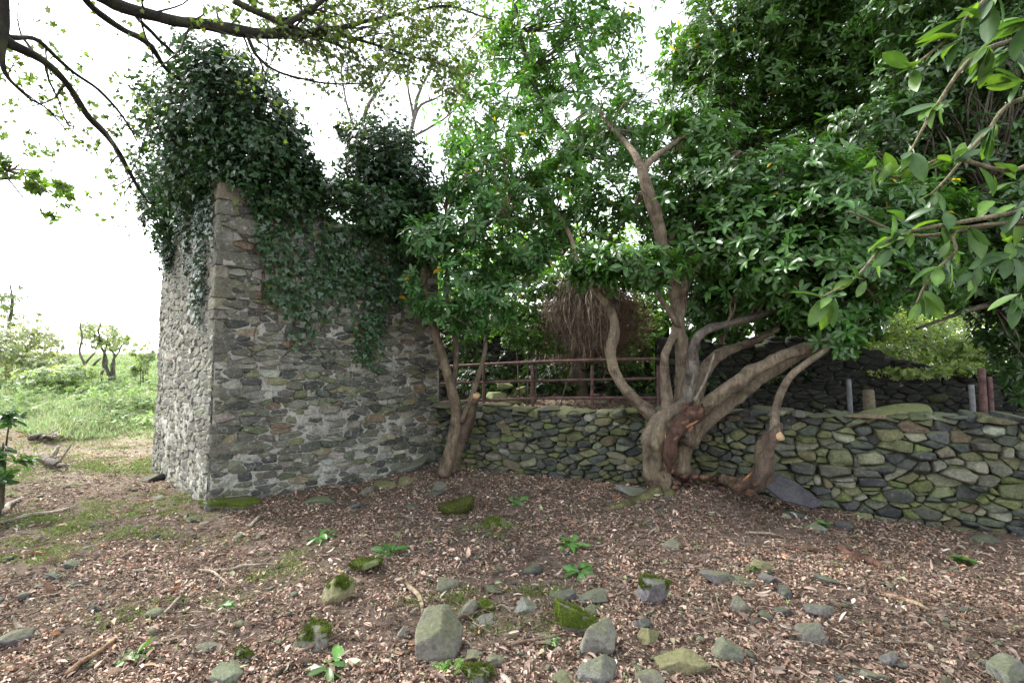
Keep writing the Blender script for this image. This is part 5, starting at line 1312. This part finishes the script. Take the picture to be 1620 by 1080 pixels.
leaves(mb, np.stack([x, y, gh(x, y) - .005], -1), np.stack([rng.normal(0, .6, n), rng.normal(0, .6, n), np.ones(n)], -1), rng.normal(0, 1, (n, 3)), rng.uniform(.02, .07, n), leafcol(n, (.20, .27, .08), .35), leaf_tpl([(0, 0), (.1, .07), (.5, .1), (1, 0)], .35, .1))
tag(mb.build('clearing_litter', M['grass'], None, (-6, 9, 0)), 'dry leaves and short grass dotting the pale trodden earth beyond the ruin', 'leaf litter', kind='stuff')
mb = MB(); n = 4200; x, y = dens_xy(n, 8.0, 1.1); k = onfree(x, y, .03); x, y = x[k], y[k]; n = len(x)
leaves(mb, np.stack([x, y, gh(x, y) + rng.uniform(.012, .03, n)], -1), rng.normal(0, 1, (n, 3)) * [1, 1, .2], rng.normal(0, .6, (n, 3)) + [0, 0, .7], rng.uniform(.04, .095, n), np.array([(.25, .185, .15), (.17, .12, .095), (.33, .27, .225), (.13, .09, .07), (.32, .30, .25), (.30, .16, .085)])[rng.choice(6, n, p=[.27, .25, .17, .17, .1, .04])] * rng.uniform(.7, 1.2, (n, 1)), leaf_tpl([(0, 0), (.3, .10), (.65, .13), (.9, .07), (1, 0)], .45, 1.3))
tag(mb.build('fallen_long_leaves', M['dead'], None, (0, 4, 0)), 'long narrow curled dead leaves lying on the finer litter', 'leaf litter', kind='stuff')
# litter on the terrace
mb = MB(); n = 16000; u = rng.uniform(0, WLEN, n); b = rng.uniform(.05, 2.5, n); q = W0 + WD * u[:, None] - WN * b[:, None]
leaves(mb, np.column_stack([q, terr_z(q[:, 0], q[:, 1]) + rng.uniform(0, .03, n)]), rng.normal(0, 1, (n, 3)) * [1, 1, .3], rng.normal(0, .4, (n, 3)) + [0, 0, 1], rng.gamma(4, .009, n), DEADC[rng.choice(len(DEADC), n, p=DP)] * .8, leaf_tpl([(0, 0), (.4, .24), (.75, .18), (1, 0)], .5, .7))
tag(mb.build('leaf_litter', M['dead'], None, (3, 7, TERR)), 'brown fallen leaves lying on the terrace behind the wall top', 'leaf litter', kind='stuff')
# chips and fine twigs
mb = MB(); n = 15000; x, y = dens_xy(n, 8.2, 1.2); k = onfree(x, y, .05); x, y = x[k], y[k]
for xx, yy, zz in zip(x, y, gh(x, y)):
    L = rng.gamma(2, .045) + .03; a = rng.uniform(0, 6.28); d = np.array([math.cos(a), math.sin(a), rng.normal(0, .12)]); p = np.array([xx, yy, zz + .018]); r0 = rng.uniform(.0012, .004)
    tube(mb, [p - d * L / 2, p + rng.normal(0, .012, 3), p + d * L / 2], [r0, r0, r0 * .6], 3, 2, 0, np.array(random.choice([(.2, .14, .10), (.12, .08, .06), (.34, .27, .2), (.09, .06, .045)])) * rng.uniform(.7, 1.2))
tag(mb.build('twig_litter', M['bark'], None, (0, 4, 0)), 'fine broken twigs and bark shreds mixed through the leaves', 'twigs', kind='stuff')
# small stones nobody could count
mb = MB(); n = 900; x, y = dens_xy(n, 8.0, 1.1); k = onfree(x, y, .05); x, y = x[k], y[k]
for xx, yy, zz in zip(x, y, gh(x, y)):
    s = rng.gamma(3, .006) + .006; v, f = rockmesh((s, s * .8, s * .55), 7, 2, 16, .03); v = rotz(v, rng.uniform(0, 6)); mb.add(v + [xx, yy, zz + .012], f, np.array(random.choice([GR, DK, PU, (.15, .16, .12)])) * rng.uniform(.7, 1.1))
tag(mb.build('pebbles', M['rock'], None, (0, 4, 0)), 'small stones and chips strewn through the leaves', 'pebbles', kind='stuff')
# moss tufts and grass on the left
mb = MB(); ctr = []
for q in range(850):
    xx, yy = rng.uniform(-7.5, .5), rng.uniform(1.6, 9.5)
    if fbm(np.array([xx * .9, yy * .9, 0]), 17, 3) + sstep(-1.5, -5, xx) * .5 < .36 or not onfree(np.array([xx]), np.array([yy]))[0]: continue
    s = rng.uniform(.05, .17); m_ = 150
    P = np.array([xx, yy, 0]) + rng.normal(0, 1, (m_, 3)) * [s, s * .7, 0]; hh_ = np.exp(-np.sum((P[:, :2] - [xx, yy]) ** 2, 1) / s ** 2 / 2)
    P[:, 2] = gh(P[:, 0], P[:, 1]) + hh_ * s * .16
    leaves(mb, P, rng.normal(0, .55, (m_, 3)) + [0, 0, 1], rng.normal(0, 1, (m_, 3)), rng.uniform(.012, .032, m_), leafcol(m_, (.15, .20, .06), .35), (np.array([(0, -.2, 0), (0, .2, 0), (1, 0, 0)], float), np.array([(0, 1, 2)])))
tag(mb.build('moss_and_grass', M['grass'], None, (-4, 5, 0)), 'low cushions of moss and short grass greening the clearing at left', 'moss', kind='stuff')

# green sprigs lying on or growing from the litter
def sprig(px, py, w_, n, label, name='laurel_sprig', col=(.06, .15, .03), cat='sprig', tpl=T_BIG, el=.5):
    p = gpt(px, py); d = float((p - CAM) @ FW); L = w_ / 2 * d / FPX
    mb = MB(); whorls(mb, np.repeat([p + [0, 0, .035]], n // 5 + 1, 0) + rng.normal(0, L * .18, (n // 5 + 1, 3)) * [1, 1, .2], np.repeat([[0, -.15, 1.0]], n // 5 + 1, 0) + rng.normal(0, .2, (n // 5 + 1, 3)), 5, L, col, tpl, (.0, el))
    tube(mb, [p - [0, 0, .02], p + [0, 0, .04]], [.004, .003], 5, 1, 0, (.12, .15, .05))
    tag(mb.build(name, M['laurel'], None, tuple(p)), label, cat)
sprig(505, 856, 52, 10, 'cut evergreen sprig with blue green leaves near the ruin side')
sprig(622, 880, 56, 10, 'bright green sprig lying right of the low mossy ridge stone')
sprig(905, 866, 50, 8, 'bright glossy sprig, upper of the two near the moss capped rock')
sprig(922, 910, 64, 9, 'large glossy rosette of leaves just above the moss capped rock')
sprig(520, 1068, 90, 5, 'big pale green leaves at the bottom edge below the upright mossy block', col=(.10, .19, .06))
sprig(215, 1045, 60, 8, 'green weedy rosette in the lower left litter', 'weed', (.09, .17, .04), 'weed')
sprig(355, 968, 26, 5, 'single small green sprig in the left litter')
sprig(815, 798, 34, 6, 'small green sprig right of the oval mossy boulder')
sprig(870, 1020, 40, 12, 'small weed with pale notched leaves below the moss capped rock', 'weed', (.13, .2, .07), 'weed', T_PALM)
sprig(1195, 905, 30, 5, 'green tuft left of the pale pointed stone', 'weed', (.09, .15, .05), 'weed', T_PALM)
sprig(1520, 890, 44, 8, 'bright weed near the right margin of the clearing', 'weed', (.1, .17, .05), 'weed', T_PALM)
sprig(1300, 835, 26, 5, 'tiny green weed by the pointed grey green stone', 'weed', (.09, .15, .05), 'weed', T_PALM)
sprig(270, 745, 34, 12, 'dark weed growing at the far foot of the ruin side wall', 'weed', (.05, .10, .03), 'weed', T_OVAL, 1.4)
# fern by the largest boulder
p = gpt(715, 1062); t = thing('fern', 'small bright green fern growing against the foot of the largest boulder', 'fern', tuple(p))
for q in range(7):
    a = -1.2 + q * .55 + rng.normal(0, .1); dv = np.array([math.sin(a), -.15 + .4 * math.cos(a), 0]); L = rng.uniform(.10, .17); mb = MB()
    s = np.linspace(0, 1, 9); ax = p + dv * (s * L)[:, None] + np.array([0, 0, 1]) * (L * .8 * s - L * .5 * s * s)[:, None]
    tube(mb, ax, np.linspace(.0018, .0006, 9), 4, 1, 0, (.10, .13, .04), 0, False)
    sd_ = np.cross(norm(dv), [0, 0, 1.0]); m_ = 13
    for sg in (-1, 1):
        u_ = np.linspace(.12, .97, m_); o = p + dv * (u_ * L)[:, None] + np.array([0, 0, 1]) * (L * .8 * u_ - L * .5 * u_ ** 2)[:, None]
        leaves(mb, o, np.tile(sd_ * sg + dv * .5, (m_, 1)), np.tile([0, -.2, 1.0], (m_, 1)), L * .34 * (1 - u_ * .85), leafcol(m_, (.13, .24, .05), .2), T_MID)
    mb.build('frond', M['soft'], t)
# sticks
sticks = [((312, 405 + 500), (385, 462 + 470), 5, 'short pale barkless stick across the dark stone at left', (.34, .29, .23)),
 ((800, 1028), (912, 1012), 5, 'thin curving stick lying in front of the moss capped rock', (.16, .11, .08)),
 ((640, 922), (668, 975), 8, 'curved pale root stick above the largest boulder', (.32, .25, .17)),
 ((515, 958), (572, 948), 7, 'brown stick right of the upright mossy block', (.2, .14, .1)),
 ((370, 1075), (560, 1000), 6, 'long thin brown stick slanting through the lower left litter', (.17, .12, .09)),
 ((105, 1075), (180, 1015), 9, 'thick pale orange broken branch in the lower left corner', (.34, .22, .13)),
 ((0, 830), (110, 806), 7, 'pale bent branch lying on the moss at the left margin', (.38, .33, .27)),
 ((0, 815), (36, 790), 9, 'forked grey branch end at the left margin', (.33, .29, .25)),
 ((395, 836), (415, 812), 5, 'short pale stick standing up off the ruin corner', (.36, .30, .24)),
 ((350, 908), (440, 896), 5, 'grey stick lying flat in the middle of the left clearing', (.30, .25, .2)),
 ((250, 982), (305, 930), 4, 'thin pale stick crossing the left litter', (.38, .32, .26)),
 ((1330, 870), (1400, 905), 14, 'rotten red brown log sunk in litter at right', (.13, .07, .05)),
 ((1240, 868), (1320, 880), 10, 'rotten brown log piece left of the red brown log', (.12, .07, .05)),
 ((1400, 945), (1470, 970), 8, 'pale split wood lying in the right litter', (.45, .33, .22)),
 ((1360, 1010), (1560, 1040), 5, 'long thin stick running to the lower right', (.22, .17, .13)),
 ((1180, 845), (1262, 852), 4, 'straight thin twig below the slate slab', (.28, .23, .17)),
 ((670, 1006), (770, 968), 7, 'dark bent stick behind the largest boulder', (.12, .09, .07)),
 ((440, 1075), (470, 1050), 9, 'dark broken stick on the bottom edge at left', (.1, .075, .06))]
for (a, b, w_, lab, col) in sticks:
    A = gpt(*a); B = gpt(*b); d = float(((A + B) / 2 - CAM) @ FW); r0 = w_ / 2 * d / FPX; m_ = (A + B) / 2 + [rng.normal(0, .03), rng.normal(0, .03), .015]
    mb = MB(); tube(mb, [A + [0, 0, .02], (A + m_) / 2 + rng.normal(0, .012, 3) + [0, 0, .015], m_ + [0, 0, .015], (B + m_) / 2 + rng.normal(0, .012, 3) + [0, 0, .015], B + [0, 0, .02]], [r0, r0 * .95, r0 * .9, r0 * .7, r0 * .5], 7, 4, .15, col, int(a[0]))
    tag(mb.build('stick', M['bark'], None, tuple(m_)), lab, 'stick', 'sticks lying in the litter')
# fallen grey logs by the clearing
for (pts, lab) in (([(46, 694, 6), (62, 690, 9), (84, 692, 8)], 'grey weathered driftwood like log end lying in the clearing at left'), ([(64, 722, 7), (76, 732, 10), (92, 738, 9)], 'dark hollow log with a pale torn side in front of the weathered log')):
    Q = [gpt(q[0], q[1] + 8) for q in pts]; P = np.array([q + [0, 0, .10] for q in Q]); r = np.array([pts[i][2] / 2 * float((Q[i] - CAM) @ FW) / FPX for i in range(3)])
    mb = MB(); tube(mb, P, r, 10, 5, .3, (.20, .17, .14) if pts[0][0] == 40 else (.11, .09, .075), 5)
    for s in range(5):
        i = rng.integers(0, 3); tube(mb, [P[i], P[i] + rng.normal(0, .12, 3) + [0, 0, .05], P[i] + rng.normal(0, .2, 3) + [0, 0, .08]], [.03, .02, .006], 5, 3, .2, (.3, .26, .22))
    tag(mb.build('log', M['bark'], None, tuple(Q[1])), lab, 'log')
